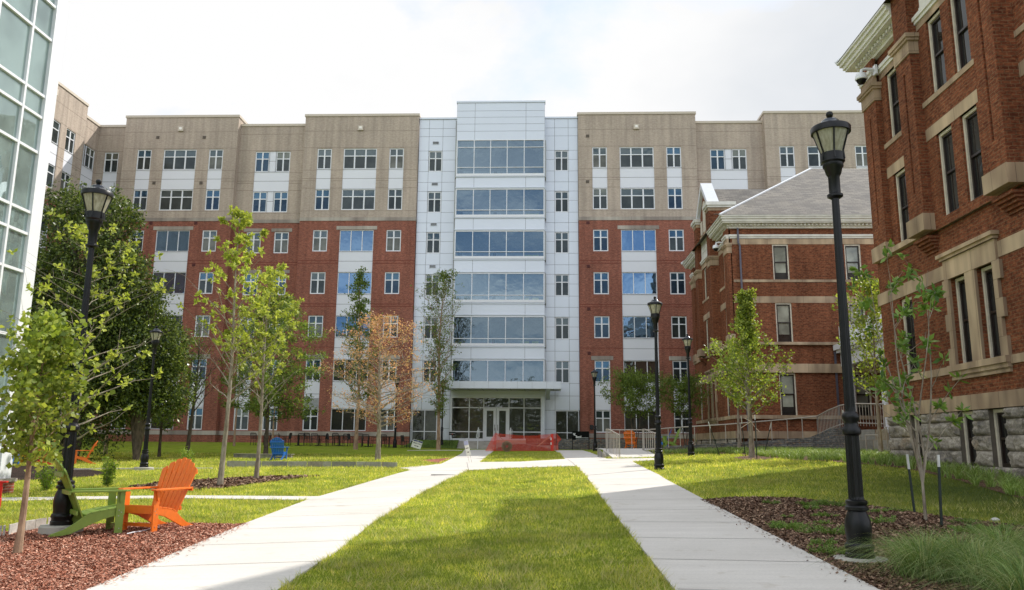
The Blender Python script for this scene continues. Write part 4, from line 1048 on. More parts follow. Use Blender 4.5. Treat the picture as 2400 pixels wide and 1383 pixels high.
    # front wall of the far hall
    if fr:
        s = MB(); fx = [13.84, 17.96, 22.1]
        ops = [(q-.46, q+.46, a, b) for q in fx for a, b in ((s3, t3), (s2, t2), (s1, t1))]
        wall(s, Q, x-.0, back, zg, 13.8, ops, rev=.12); wall(s, PYn(y0+.0), x-.13, x, wt, 7.1, ())
        s.build('front_wall', M['old'], T)
        for q in fx:
            for a, b in ((s3, t3), (s2, t2), (s1, t1)):
                put_old(T, OLDS.setdefault(round(b-a, 2), oldwin(.92, b-a, True)), Q(q, .07, a), 0)
        s = MB(); s.tube([(11.42, y0-.12, 13.8), (11.42, y0-.12, 12.9)], .06, 8); s.tube([(11.42, y0-.12, 12.9), (11.5, y0-.12, 12.75), (11.5, y0-.12, 1.2)], .06, 8); s.build('downspout', M['down'], T)
        s = MB(); s.box(16.5, 16.6, y0-.1, y0-.02, 1.5, 6.6); s.build('downspout', M['down'], T)
    # basement
    if near: bops = [(c+.72, c+1.42, .84, wt), (c-.72, c-.02, .84, wt), (c+3.5, c+4.15, .84, wt)]
    else: bops = [(q-.3, q+.3, 1.25, wt) for q in (c+4, c+1, c-.3, c-3.6)]
    rock_wall('rock_faced_base', T, x-.16, y0, y1, zg, wt, bops)
    s = MB(); wall(s, PXm(x-.15), y0, y1, zg, wt, bops, rev=.35); s.build('base_backing', plain('mortar_dark', (.13,.11,.09), .95), T)
    for o in bops: put_old(T, oldwin(o[1]-o[0], o[3]-o[2]-.02, False), ((x-.02), (o[0]+o[1])/2, o[2]), -PI/2)
    # body behind the faces, hip roof, pavilion gable
    s = MB(); s.box(x+.32, back, y0+.32, y1-.02, zg, 13.9)
    if near: s.box(x-.1, x+.4, y0+.001, y0+.3, zg, 13.9)
    s.box(x-.12, back, y1-.02, y1, zg, 13.9); s.build('rear_wall', M['old'], T)
    e = .72; ez = 14.44; rx0, rx1, rz_ = 17.85, 26.5, 19.45
    s = MB(); A, B, C_, D = (x-e, y0-e, ez), (back+.7, y0-e, ez), (back+.7, y1+e, ez), (x-e, y1+e, ez); r0, r1 = (rx0, c, rz_), (rx1, c, rz_)
    s.poly([A, B, r1, r0]); s.poly([D, A, r0]); s.poly([C_, D, r0, r1]); s.poly([B, C_, r1])
    s.build('roof', M['slate'], T)
    s = MB(); s.tube([A, r0], .07, 6); s.build('hip_cap', M['frame'], T)
    s = MB(); s.tube([D, r0], .09, 6); s.build('hip_cap', M['frame'], T)
    gz = 18.05; hw = 2.3; xx = x-.25
    s = MB()
    ow = MB()
    wall(s, PXm(xx), c-2.45, c+2.45, 14.4, 15.0, ()); s.poly([(xx, c-hw, 15.0), (xx, c+hw, 15.0), (xx, c+hw, 15.5), (xx, c, gz), (xx, c-hw, 15.5)])
    for q in (-1, 1):
        s.box(x-.5, x+1.0, c+q*2.0-.45, c+q*2.0+.45, 15.0, 15.85)
    s.build('gable_wall', M['old'], T)
    for q in (-1, 1):
        k = MB(); cc = c+q*2.0; k.box(x-.53, x+1.03, cc-.48, cc+.48, 15.85, 16.05, 1); k.box(x-.6, x+1.1, cc-.55, cc+.55, 16.05, 16.18); k.box(x-.68, x+1.18, cc-.63, cc+.63, 16.18, 16.4)
        k.build('gable_cap', [M['trim'], M['lime']], T)
        k = MB(); w0 = (x-.42, c+q*.0, gz+.35); w1 = (x-.42, c+q*1.75, 16.42)
        k.prism([(x-.45, c, gz+.02), (x-.45, c, gz+.42), (x-.45, c+q*1.9, 16.6), (x-.45, c+q*1.9, 16.2)], (.75, 0, 0)); k.build('gable_coping', M['frame'], T)
    k = MB(); k.box(xx-.05, xx+.1, c-1.55, c+1.55, 14.95, 15.1); k.build('stone_course', M['lime'], T)
    k = MB(); k.box(xx-.06, xx+.05, c-1.15, c+1.15, 13.5, 14.55); k.box(xx-.09, xx+.05, c-1.15, c+1.15, 13.42, 13.5); k.box(xx-.09, xx+.05, c-1.15, c+1.15, 14.55, 14.63)
    for q in (-.8, -.4, 0, .4, .8):
        k.tube([(xx-.09, c+q, 14.0+.14*math.cos(t)) for t in (0, .01)], .01, 4) if False else None
        ring = [(xx-.075, c+q+.14*math.cos(t), 14.02+.2*math.sin(t)) for t in np.linspace(0, 2*PI, 13)]; k.tube(ring, .022, 5)
    k.build('ornament_panel', M['trim'], T)
    # gable windows: tall arched one with a small one either side
    def flatwin(cy, w, z0, z1, arch):
        k = MB(); pts = [(xx-.02, cy-w/2, z0), (xx-.02, cy+w/2, z0)]
        if arch: pts += [(xx-.02, cy+w/2*math.cos(t), z1-w/2+w/2*math.sin(t)) for t in np.linspace(0, PI, 9)]
        else: pts += [(xx-.02, cy+w/2, z1), (xx-.02, cy-w/2, z1)]
        k.prism([(p[0]-.03, cy+(p[1]-cy)*1.25, z0+(p[2]-z0)*1.06) for p in pts], (.04, 0, 0)); fo = k.build('gable_window', M['cream'], T)
        k = MB(); k.prism([(p[0]-.02, p[1], p[2]+.02) for p in pts], (.012, 0, 0)); po = k.build('pane', M['g_old']); po.data.transform(Matrix.Translation(-Vector(T.location))); po.parent = fo
    flatwin(c, .55, 15.15, 17.1, True); flatwin(c-.95, .4, 15.15, 16.0, False); flatwin(c+.95, .4, 15.15, 16.0, False)
    # pavilion roof
    s = MB(); xr = 15.7
    s.poly([(x-.2, c, gz), (xr, c, gz), (x+2.1, c-2.5, 15.6), (x-.2, c-2.5, 15.6)]); s.poly([(x-.2, c, gz), (x-.2, c+2.5, 15.6), (x+2.1, c+2.5, 15.6), (xr, c, gz)])
    s.build('roof', M['slate'], T)
    s = MB(); s.box(x-.1, x+2.0, c-2.42, c+2.42, 13.9, 15.58); s.build('pavilion_cheek', M['trim'], T)
    # pavilion ground floor stone surround
    cy = c+.16; X0 = x-.13
    s = MB(); z1_, z2_ = s1, t1
    s.box(X0-.08, X0+.12, cy-1.25, cy+1.25, z2_, z2_+.52); s.box(X0-.14, X0+.1, cy-1.3, cy+1.3, z2_+.52, z2_+.6); s.box(X0-.2, X0+.1, cy-1.36, cy+1.36, z2_+.6, z2_+.7)
    s.box(X0-.07, X0+.14, cy-.235, cy+.235, z1_, z2_)
    zz_ = z1_; k = 0
    while zz_ < z2_-.01:
        h_ = (z2_-z1_)/5; e_ = .14 if k % 2 == 0 else 0
        for q in (-1, 1):
            a, b = sorted((cy+q*1.045, cy+q*(1.22+e_))); s.box(X0-.08, X0+.12, a, b, zz_, zz_+h_-.006)
        zz_ += h_; k += 1
    s.box(X0-.16, X0+.12, cy-1.36, cy+1.36, z1_-.16, z1_-.003); s.box(X0-.11, X0+.12, cy-1.34, cy+1.34, z1_-.27, z1_-.163); s.box(X0-.07, X0+.12, cy-1.32, cy+1.32, z1_-.38, z1_-.273)
    s.build('window_surround', M['lime'], T)
    return T
OLDS = {}
NEAR = old_hall(20.0, 'brick_hall', 'tall old red brick hall with rock-faced stone base filling the right edge', dict(w=(10.8,13.0,7.35,9.66,3.4,5.68), b2=(9.66,10.0), b1=(5.74,6.12), wt=2.22), True)
MID = old_hall(51.25, 'brick_hall', 'old red brick hall with grey slate hip roof and white hips, beyond the ginkgo', dict(w=(10.76,12.85,7.13,9.4,3.03,5.38), b2=(9.4,9.78), b1=(5.4,5.9), wt=1.75), False)
NEAR['group'] = MID['group'] = 'old red brick halls along the right side'
# link and white porch between the halls
s = MB(); s.box(20.0, 26, 25.62, 45.55, .5, 8.2); s.build('link_wall', M['old'], MID)
s = MB(); y0, y1 = 33.0, 45.4
s.box(16.8, 20.0, y0, y1, 5.75, 6.5); s.box(16.6, 20.0, y0-.2, y1+.1, 6.5, 6.65); s.box(16.45, 20.0, y0-.35, y1+.1, 6.65, 6.95)
s.box(16.85, 16.95, y0, y1, 7.0, 7.1); s.box(16.85, 16.95, y0, y1, 7.75, 7.85)
for k in np.arange(y0, y1, .22): s.box(16.87, 16.93, k, k+.08, 7.1, 7.75)
for k in (y0+.2, 37, 41, 45.1): s.box(16.75, 17.1, k-.18, k+.18, 6.95, 8.0)
s.build('porch_entablature', M['frame'], MID)
for k in (34, 37.2, 40.6, 44.8):
    s = MB(); s.lathe([(.24,2.0),(.24,2.15),(.19,2.2),(.17,5.5),(.2,5.6),(.24,5.65),(.24,5.75)], 16, (17.1, k, 0)); s.build('porch_column', M['frame'], MID, smooth=True)
s = MB(); s.box(16.6, 20, y0, y1, .6, 2.0); s.build('porch_floor', M['lime'], MID)
s = MB(); s.box(19.9, 19.98, 39.5, 41.2, 2.0, 4.6); s.build('porch_door', plain('dark_door', (.02,.02,.018), .4), MID)
for i, y in enumerate((36, 43.5)): put_old(MID, oldwin(.95, 2.2, False), (19.95, y, 2.9), -PI/2)
# security domes on brackets
def sec_cam(p, label):
    T = thing('security_camera', label, 'camera', p, 0, 'white dome security cameras under the hall cornices')
    x, y, z = p
    s = MB(); s.box(x-.02, x+.05, y-.09, y+.09, z+.1, z+.42); s.tube([(x+.02,y,z+.28),(x-.3,y,z+.3),(x-.42,y,z+.26),(x-.45,y,z+.1)], .05, 8); s.build('bracket', M['frame'], T)
    s = MB(); s.lathe([(.05,.16),(.16,.12),(.19,.02),(.19,-.06),(.17,-.08)][::-1], 16, (x-.45, y, z)); s.build('housing', M['frame'], T, smooth=True)
    s = MB(); s.lathe([(.02,-.24),(.09,-.21),(.14,-.14),(.16,-.08)], 16, (x-.45, y, z)); s.build('dome', M['black'], T, smooth=True)
sec_cam((10.8, 24.55, 13.05), 'white dome security camera under the cornice of the tall hall at the right edge')
sec_cam((10.8, 46.5, 12.9), 'white dome security camera under the cornice of the farther slate-roofed hall')

# ================================================================ glass building at the left edge
GB = thing('glass_building', 'white framed glass curtain wall building with brick plinth at the left edge', 'building', (-12.9, 19.4, 0))
gx = -12.9; hz = [.38, 1.1, 2.25, 3.2, 3.81, 5.41, 6.37, 6.93, 8.52, 9.46, 10.04, 11.62, 12.57, 13.15, 14.7]; vy = [19.0, 18.22, 16.98, 15.74, 14.5, 13.26, 12.0, 10.8, 9.5, 8.2, 7.0, 5.7, 4.4]
f = MB(); f.box(gx-.42, gx+.06, 19.0, 19.42, .38, 16); f.build('corner_column', M['frame'], GB)
f = MB()
for y in vy[1:]: f.box(gx-.10, gx+.04, y-.034, y+.034, .38, 15.5)
for i in range(len(vy)-1):
    for z in hz: f.box(gx-.095, gx+.035, vy[i+1]+.034, vy[i]-(.034 if i else 0), z-.034, z+.034)
f.box(gx-.4, gx+.08, 4.4, 19.0, 15.5, 16); f.build('mullion_grid', M['frame'], GB)
f = MB(); f.quad((gx-.03,4.4,.38),(gx-.03,19.0,.38),(gx-.03,19.0,15.5),(gx-.03,4.4,15.5)); f.build('glazing', M['g_atr'], GB)
f = MB(); f.box(gx-.42, gx+.12, 4.0, 19.5, -.5, .3); f.build('brick_plinth', brick('plinth_brick', (.42,.11,.06), (.33,.08,.05), (.5,.4,.32), blotch=.1), GB)
f = MB(); f.box(gx-.45, gx+.15, 4.0, 19.55, .3, .38); f.build('plinth_cap', M['cast'], GB)
f = MB(); f.box(-26, gx-.42, 19.2, 19.4, -.4, 16); f.box(-26, -25.8, 4, 19.2, -.4, 16); f.build('rear_wall', M['panel'], GB)
f = MB(); f.box(-25.8, gx-.12, 4, 19.2, 16, 16.3); f.build('roof', M['roofflat'], GB)
wl = plain('atrium_wall', (.86,.88,.86), .8)
f = MB(); f.box(-18.4, -18.2, 4, 19.19, -.3, 15.9)
for z in (3.5, 6.65, 9.75, 12.85): f.box(-18.2, -14.6, 4, 19.19, z-.3, z)
f.box(-14.7, -14.35, 18.3, 18.8, -.3, 15.9, 1); f.box(-14.7, -14.35, 14.2, 14.6, -.3, 15.9, 1)
f.build('atrium_interior', [wl, M['frame']], GB)
for z in (3.5, 6.65, 9.75, 12.85):
    f = MB(); f.box(-14.66, -14.6, 4, 18.2, z+.95, z+1.0)
    for y in np.arange(4.2, 18.2, .14): f.box(-14.65, -14.63, y, y+.02, z, z+.95)
    f.build('railing', M['soffit'], GB)
f = MB()
for k in range(16): f.box(-14.5, -13.3, 16.6-.28*k, 16.9-.28*k, 9.75+.19*k, 9.8+.19*k+.06)
f.prism([(-13.3, 16.9, 9.7), (-13.3, 12.2, 12.85), (-13.3, 12.2, 13.1), (-13.3, 16.9, 9.95)], (-.08, 0, 0)); f.tube([(-13.34,16.9,10.9),(-13.34,12.2,14.0)], .03, 6)
for k in range(34): f.box(-13.35, -13.33, 16.85-.14*k, 16.87-.14*k, 9.95+.094*k, 10.85+.094*k)
f.build('staircase', M['soffit'], GB)
# ================================================================ street lamps (5 m cast iron posts)
M['lens'] = None
def lensmat():
    t = NT('frosted_lens'); p = t.pos(); mp = t.n('ShaderNodeMapping'); mp.inputs['Scale'].default_value = (40,40,2); t.l(p, mp.inputs['Vector'])
    c = t.ramp(t.noise(1., mp.outputs[0], 3), [(.3, (.52,.48,.34)), (.7, (.80,.78,.66))])
    b = t.bsdf(c, .15); tr = t.n('ShaderNodeBsdfTranslucent'); t.l(c, tr.inputs['Color'])
    ms = t.n('ShaderNodeMixShader'); ms.inputs[0].default_value = .55; t.l(b, ms.inputs[1]); t.l(tr.outputs[0], ms.inputs[2]); return t.done(ms.outputs[0])
M['lens'] = lensmat()
M['dome'] = plain('lamp_dome', (.03,.035,.045), .16, .6, var=.1)
def make_lamp():
    T = thing('street_lamp', 'x', 'street lamp', (0,0,0), 0, 'black cast iron lamp posts along the paths')
    s = MB(); s.lathe([(0.1514,0),(0.1514,.05),(0.1400,.06),(0.1400,.09),(0.1514,.11),(0.1476,.14),(0.1287,.16),(0.1272,.2),(0.1362,.27),(0.1377,.33),(0.1287,.40),(0.1022,.47),(0.0946,.49),(0.1211,.50),(0.1211,.53),(0.1022,.55),(0.1135,.57),(0.1120,.595),(0.0870,.61)], 28)
    s.build('base', M['black'], T, smooth=True)
    s = MB(); s.lathe([(0.0804,.6),(0.0775,.64),(0.0732,1.28),(0.0753,1.30)], 32, flute=(.63,1.29,.88)); s.build('lower_shaft', M['black'], T, smooth=False)
    s = MB(); s.lathe([(0.0720,1.29),(0.0972,1.31),(0.1008,1.34),(0.0936,1.37),(0.0720,1.40),(0.0720,1.44),(0.0900,1.47),(0.0922,1.50),(0.0792,1.53),(0.0612,1.55)], 28); s.build('ring', M['black'], T, smooth=True)
    s = MB(); s.lathe([(0.0572,1.54),(0.0566,1.6),(0.0413,4.0),(0.0413,4.02)], 28, flute=(1.58,3.99,.87)); s.build('shaft', M['black'], T)
    s = MB(); s.lathe([(.06,4.0),(.088,4.02),(.088,4.045),(.064,4.06),(.064,4.26),(.075,4.28),(.085,4.30),(.10,4.36),(.115,4.38),(.115,4.42),(.135,4.44),(.135,4.54),(.12,4.55)], 28); s.build('fitter', M['black'], T, smooth=True)
    s = MB(); s.lathe([(.118,4.55),(.195,4.80),(.19,4.805),(.01,4.806)], 36); s.build('lens', M['lens'], T, smooth=True)
    for k in range(6):
        a = 2*PI*k/6+.35; ca, sa = math.cos(a), math.sin(a); s = MB()
        s.tube([(.138*ca,.138*sa,4.46),(.128*ca,.128*sa,4.56),(.205*ca,.205*sa,4.81)], .011, 5); s.build('rib', M['black'], T)
    s = MB(); s.lathe([(.20,4.80),(.222,4.80),(.226,4.86),(.215,4.875),(.2,4.875)], 36); s.build('rim', M['black'], T, smooth=True)
    s = MB(); s.lathe([(.205,4.872),(.15,4.90),(.115,4.925),(.10,4.95),(.07,4.975),(.035,4.985)], 28); s.build('dome', M['dome'], T, smooth=True)
    s = MB(); s.lathe([(.035,4.98),(.02,4.99),(.035,5.01),(.042,5.035),(.035,5.06),(.012,5.075)], 16); s.build('finial', M['black'], T, smooth=True)
    return T
lamp = make_lamp()
def lamp_at(P, label, first=False, k=1.0, rz=0):
    if first: lamp.location = P; lamp['label'] = label; lamp.scale = (k,)*3; return lamp
    return kids_dup(lamp, P, rz, label, k)
def gp(x, y, dz=0): return (x, y, g(x, y)+dz)
q = AT(2015, 9.3); lamp_at((q[0], q[1], q[2]+.02), 'largest black lamp post, rising from fountain grass on the right side', True, 1.028)
q = G(145, 1228); lamp_at((-6.93, 11.75, g(-7,11.75)+.12), 'tall black lamp post on a round concrete footing behind the green chair', k=1.03, rz=.4)
q = G(1545, 1101); lamp_at((q[0], q[1], q[2]), 'black lamp post standing in the sunny lawn beside the right path', k=1.0, rz=.2)
q = AT(1620, 33.8); lamp_at((q[0], q[1], q[2]), 'black lamp post among the lily turf just left of the slate-roofed hall', k=1.0)
q = AT(1395, 50.2); lamp_at((q[0], q[1], q[2]), 'distant black lamp post right of the black name sign', k=1.0, rz=.3)
q = AT(1038, 60); lamp_at((q[0], 59.2, 1.0), 'distant black lamp post on the bank beside the entrance steps')
q = AT(925, 57); lamp_at((q[0], q[1], q[2]), 'distant black lamp post behind the orange-leaved tree', rz=.5)
q = AT(336, 28.6); lamp_at((q[0], q[1], q[2]+.1), 'black lamp post on a low concrete footing on the left lawn before the dark tree', rz=.1)
def footing(x, y, r, z0, z1, label):
    T = MB(); T.lathe([(r,z0),(r,z1-.02),(r-.02,z1)], 32, (x, y, g(x, y))); o = T.build('lamp_footing', M['step'], origin=(x, y, g(x, y))); tag(o, label, 'footing', 'round concrete lamp footings')
footing(-6.93, 11.75, .29, -.3, .12, 'round concrete footing under the lamp post behind the green chair')
q = AT(2015, 9.3); footing(q[0], q[1], .29, -.3, .03, 'round concrete footing half hidden by fountain grass')
q = AT(336, 28.6); footing(q[0], q[1], .33, -.4, .10, 'round concrete footing of the far left lamp post')

# ================================================================ garden chairs (slatted, fan back)
def chair_mat(nm, c): return plain('chair_'+nm, c, .42, var=.07, scale=14, bump=.12)
CM = {'green': chair_mat('green', (.20,.30,.045)), 'orange': chair_mat('orange', (.78,.17,.015)), 'red': chair_mat('red', (.55,.018,.012)), 'blue': chair_mat('blue', (.012,.13,.48)), 'yellow': chair_mat('yellow', (.8,.42,.02))}
SCR = plain('screw_steel', (.4,.4,.4), .3, .8)
def make_chair(color, label, screws=False):
    m = CM[color]; T = thing('garden_chair', label, 'garden chair', (0,0,0), 0, 'slatted garden chairs in bright colours')
    bv = .004
    for q in (-1, 1):
        s = MB(); s.box(.30, .41, q*.285-.014, q*.285+.014, 0, .60); o = s.build('front_leg', m, T, bevel=bv)
        if screws:
            for (a, b) in ((.34,.33),(.375,.30),(.34,.25),(.36,.07)):
                k = MB(); yy = q*.299; k.tube([(a, yy, b), (a, yy+q*.004, b)], .008, 8); k.build('screw', SCR, o)
        s = MB(); y = q*.252
        prof = [(.40,.37),(.22,.335),(.0,.30),(-.12,.255),(-.24,.16),(-.36,.085),(-.52,.03),(-.55,0),(-.40,0),(-.27,.02),(-.10,.10),(.12,.20),(.33,.255),(.40,.265)]
        s.prism([(a, y-.014, b) for a, b in prof], (0, .028, 0)); s.build('rear_leg', m, T, bevel=bv)
        s = MB(); y = q*.31
        pr = [(.46,-.045),(.47,.0),(.46,.05),(.40,.075),(.1,.07),(-.25,.045),(-.34,.03),(-.36,0),(-.34,-.03),(-.1,-.06)]
        s.prism([(a, y+q*b, .60) for a, b in (pr if q > 0 else pr[::-1])], (0, 0, .026)); s.build('arm', m, T, bevel=bv)
        s = MB(); s.prism([(.33,q*.305,.60),(.40,q*.305,.60),(.37,q*.305,.46),(.34,q*.305,.44)], (0, q*.022, 0)); s.build('bracket', m, T)
    s = MB(); s.box(.402, .425, -.27, .27, .26, .375)
    s.build('apron', m, T, bevel=bv)
    s = MB(); pts = [(.42,.385),(.31,.368),(.20,.352),(.09,.335),(-.02,.315),(-.10,.285)]
    for (a, b), (c, d) in zip(pts, pts[1:]):
        s.prism([(a-.004,-.27,b),(c+.004,-.27,d),(c+.004,-.27,d-.022),(a-.004,-.27,b-.022)], (0, .54, 0))
    s.build('seat', m, T, bevel=bv)
    s = MB(); n = 7; lean = R(24)
    for i in range(n):
        t = (i-(n-1)/2)/((n-1)/2); y0 = t*.225; y1_ = t*.30; hgt = .92-.13*t*t-.03*abs(t)
        w0, w1 = .032, .043
        def pt(y, h, d=0): return (-.105-math.sin(lean)*h-.02*(1-t*t)*h-d*math.cos(lean), y, .215+math.cos(lean)*h-d*math.sin(lean))
        top = [(w1, 0), (w1*.8, .02), (0, .03-.01*abs(t)), (-w1*.8, .02), (-w1, 0)]
        outline = [pt(y0-w0, 0), pt(y0+w0, 0)]+[pt(y1_+a, hgt+b-(t*.5)*a*1.2) for a, b in top]
        back = [(p[0]-.018, p[1], p[2]-.009) for p in outline]
        k = len(s.v); s.v += outline+back; mm = len(outline)
        s.f += [tuple(k+j for j in range(mm))[::-1], tuple(k+mm+j for j in range(mm))]+[(k+j, k+(j+1) % mm, k+mm+(j+1) % mm, k+mm+j) for j in range(mm)]; s.m += [0]*(mm+2)
    s.build('backrest', m, T)
    for h, w in ((.10,.26),(.42,.345),(.70,.31)):
        s = MB(); s.box(-.15-math.sin(lean)*h-.035, -.15-math.sin(lean)*h-.008, -w, w, .215+math.cos(lean)*h-.03, .215+math.cos(lean)*h+.03); s.build('back_rail', m, T)
    s = MB(); s.box(.345, .37, -.27, .27, .07, .12); s.build('stretcher', m, T)
    return T
def put_chair(c, loc, ang, label, k=1.0, screws=False):
    T = make_chair(c, label, screws); T.location = [float(v) for v in loc]; T.rotation_euler = (0,0,R(ang)); T.scale = (k,)*3; return T
p = G(275, 1253); put_chair('green', (p[0]-.96*.455, p[1]-.01, p[2]+.02), 40, 'lime green garden chair nearest the left lamp post, seen from its side', .97, True)
p = G(360, 1250); put_chair('orange', (p[0]-.96*.169, p[1]+.96*.423, p[2]+.02), 253, 'bright orange garden chair on red mulch facing the green one', .97, True)
p = G(20, 1246); put_chair('red', (p[0]-.98, p[1]+.30, p[2]+.03), 15, 'red garden chair cut by the left edge beside the low stone border', 1.05)
def far_chair(c, px, py, Y, ang, label, k=1.0):
    q = UY(px, py, Y); z = g(q[0], Y); put_chair(c, (q[0], Y, z), ang, label, k)
far_chair('orange', 194, 1090, 33.5, 215, 'small orange garden chair on the far lawn just right of the left lamp post', .9)
far_chair('red', 92, 1090, 32.0, 210, 'red garden chair behind the young ginkgo on the shaded bed', .95)
far_chair('yellow', 68, 1090, 34.0, 200, 'yellow garden chair mostly hidden behind the ginkgo leaves', .95)
far_chair('blue', 12, 1094, 31.0, 100, 'blue garden chair cut by the left edge beside the glass building', 1.05)
far_chair('red', -12, 1100, 29.5, 20, 'dark red garden chair below the blue one at the left edge', 1.0)
far_chair('green', 197, 1033, 54, 95, 'pale green garden chair far off by the hall wall behind the left lamp post', 1.15)
q = UY(660, 1078, 39.5); put_chair('blue', (q[0], 39.0, g(q[0], 39)+.0), 92, 'bright blue garden chair behind the low stone wall, in front of the slatted bench', 1.0)
q = UY(1478, 1049, 47); put_chair('orange', (q[0], 47, 1.15), 75, 'orange garden chair beyond the ramp railing', .98)
q = UY(1557, 1046, 46); put_chair('blue', (q[0], 46.4, 1.2), 172, 'blue garden chair behind the railing left of the far lamp post', .98)
q = UY(1578, 1046, 44); put_chair('green', (q[0], 44.6, 1.2), 182, 'green garden chair beside the blue one behind the railing', 1.0)

# white string and scraps lying in front of the orange chair
s = MB(); pts = [G(297,1257), G(312,1255), G(330,1251), G(352,1246), (G(372,1241))]
s.tube([(a[0], a[1], a[2]+.035+.01*(i % 2)) for i, a in enumerate(pts)], .008, 6); o = s.build('cord', M['frame'], origin=pts[2]); tag(o, 'thin white cord lying on the red mulch between the two chairs', 'cord')
def rock(px, py, r, mat, label, name='rock', cat='stone', flat=.6):
    p = G(px, py); s = MB(); n = 9; rings = []
    for i in range(6):
        t = PI*i/5; z = math.cos(t); rr = math.sin(t)
        rings.append([(r*rr*math.cos(2*PI*k/n)*(1+.25*noise.noise(Vector((k*2.1, i*1.3, px)))), r*rr*math.sin(2*PI*k/n)*.8*(1+.25*noise.noise(Vector((k, i*2.3, py)))), z*r*flat) for k in range(n)])
    for i in range(5):
        for k in range(n): s.quad(rings[i][k], rings[i][(k+1) % n], rings[i+1][(k+1) % n], rings[i+1][k])
    o = s.build(name, mat, smooth=True); o.location = (p[0], p[1], p[2]+r*flat*.3); tag(o, label, cat)
rock(285, 1258, .05, M['frame'], 'crumpled white paper scrap on the mulch by the green chair leg', 'paper_scrap', 'litter', .3)
rock(8, 1352, .06, M['frame'], 'small white paper scrap at the left edge of the red mulch', 'paper_scrap', 'litter', .3)
rock(2333, 1222, .07, plain('pale_rock', (.5,.48,.44), .9), 'single pale stone at the far edge of the brown mulch bed')

# ================================================================ low stone walls
def stone_wall(name, pts, z_off, h, wd, label, mat='ledge', tops=None, cap=.0, group=None, bl=(.35, .75), rows=2, jitter=.02, below=.25):
    """blocks laid along a ground line; every block is a slightly different box"""
    T = MB(); L = 0; P = [np.array(p[:2]) for p in pts]
    tz = tops
    for (A, B), i in zip(zip(P, P[1:]), range(99)):
        d = B-A; ln = np.linalg.norm(d); d = d/ln; nrm = np.array([-d[1], d[0]])
        for r in range(rows):
            u = -random.uniform(0, .2)
            while u < ln:
                w = random.uniform(*bl); a, b = max(u, 0), min(u+w, ln); u += w
                if b-a < .05: continue
                def zt(t):
                    x, y = A+d*t; base = g(x, y)+z_off
                    top = (tops[i]+(tops[i+1]-tops[i])*t/ln) if tops else base+h
                    return x, y, base-below, top
                x0, y0_, b0, t0 = zt(a); x1, y1_, b1_, t1 = zt(b)
                j = random.uniform(-jitter, jitter); o1 = wd/2+j; o2 = -wd/2
                za0, za1 = b0+(t0-b0)*r/rows, b0+(t0-b0)*(r+1)/rows-.012; zb0, zb1 = b1_+(t1-b1_)*r/rows, b1_+(t1-b1_)*(r+1)/rows-.012
                ga = .012
                c = [A+d*(a+ga)+nrm*o2, A+d*(b-ga)+nrm*o2, A+d*(b-ga)-nrm*o1, A+d*(a+ga)-nrm*o1]
                zz0 = [za0, zb0, zb0, za0]; zz1 = [za1, zb1, zb1-random.uniform(0,.01), za1-random.uniform(0,.01)]
                k = len(T.v); T.v += [(c[m][0], c[m][1], zz0[m]) for m in range(4)]+[(c[m][0], c[m][1], zz1[m]) for m in range(4)]
                for f in ((0,3,2,1),(4,5,6,7),(0,1,5,4),(1,2,6,5),(2,3,7,6),(3,0,4,7)): T.f.append(tuple(k+q for q in f)); T.m.append(0)
    o = T.build(name, M[mat], origin=(P[0][0], P[0][1], g(*P[0])), bevel=.03 if wd > .25 else .02); tag(o, label, 'stone wall', group); return o
def W(px, py): q = G(px, py); return (q[0], q[1])
stone_wall('stone_border', [W(-60,1266), W(0,1257), W(40,1248), W(80,1240), W(118,1236)], 0, .17, .2, 'low border of pale rough stones round the red mulch at the left edge', 'border', bl=(.12,.3), rows=1)
wz = lambda px, py, Y: UY(px, py, Y)[2]
wl_ = [(533,1094,31.0),(640,1091,31.2),(760,1090,31.2),(860,1090,31.0),(905,1092,30.8),(940,1096,30.2)]
stone_wall('low_stone_wall', [tuple(UY(a, b, Y)[:2]) for a, b, Y in wl_], 0, .3, .35, 'long low grey stone wall across the left lawn in front of the blue chair', 'wallstone', tops=[wz(533,1079,31), wz(640,1080,31.2), wz(760,1080.5,31.2), wz(860,1081,31), wz(905,1081.5,30.8), wz(940,1083,30.2)], bl=(.4,1.0), rows=2)
# thin kerb behind the shrubs on the left lawn
s = MB(); k = [W(150,1102), W(235,1100.5), W(330,1100), W(420,1099.5), W(497,1099.5)]
for a, b in zip(k, k[1:]): s.prism([(a[0], a[1]-.07, g(*a)-.1), (a[0], a[1]+.07, g(*a)-.1), (a[0], a[1]+.07, g(*a)+.05), (a[0], a[1]-.07, g(*a)+.05)], (b[0]-a[0], b[1]-a[1], g(*b)-g(*a)))
o = s.build('kerb', M['conc']); tag(o, kind='structure')
s = MB(); k = [W(955,1056.5), W(1010,1056), W(1083,1056.5)]
for a, b in zip(k, k[1:]): s.prism([(a[0], a[1]-.1, g(*a)-.1), (a[0], a[1]+.1, g(*a)-.1), (a[0], a[1]+.1, g(*a)+.04), (a[0], a[1]-.1, g(*a)+.04)], (b[0]-a[0], b[1]-a[1], g(*b)-g(*a)))
o = s.build('kerb', M['conc']); tag(o, kind='structure')
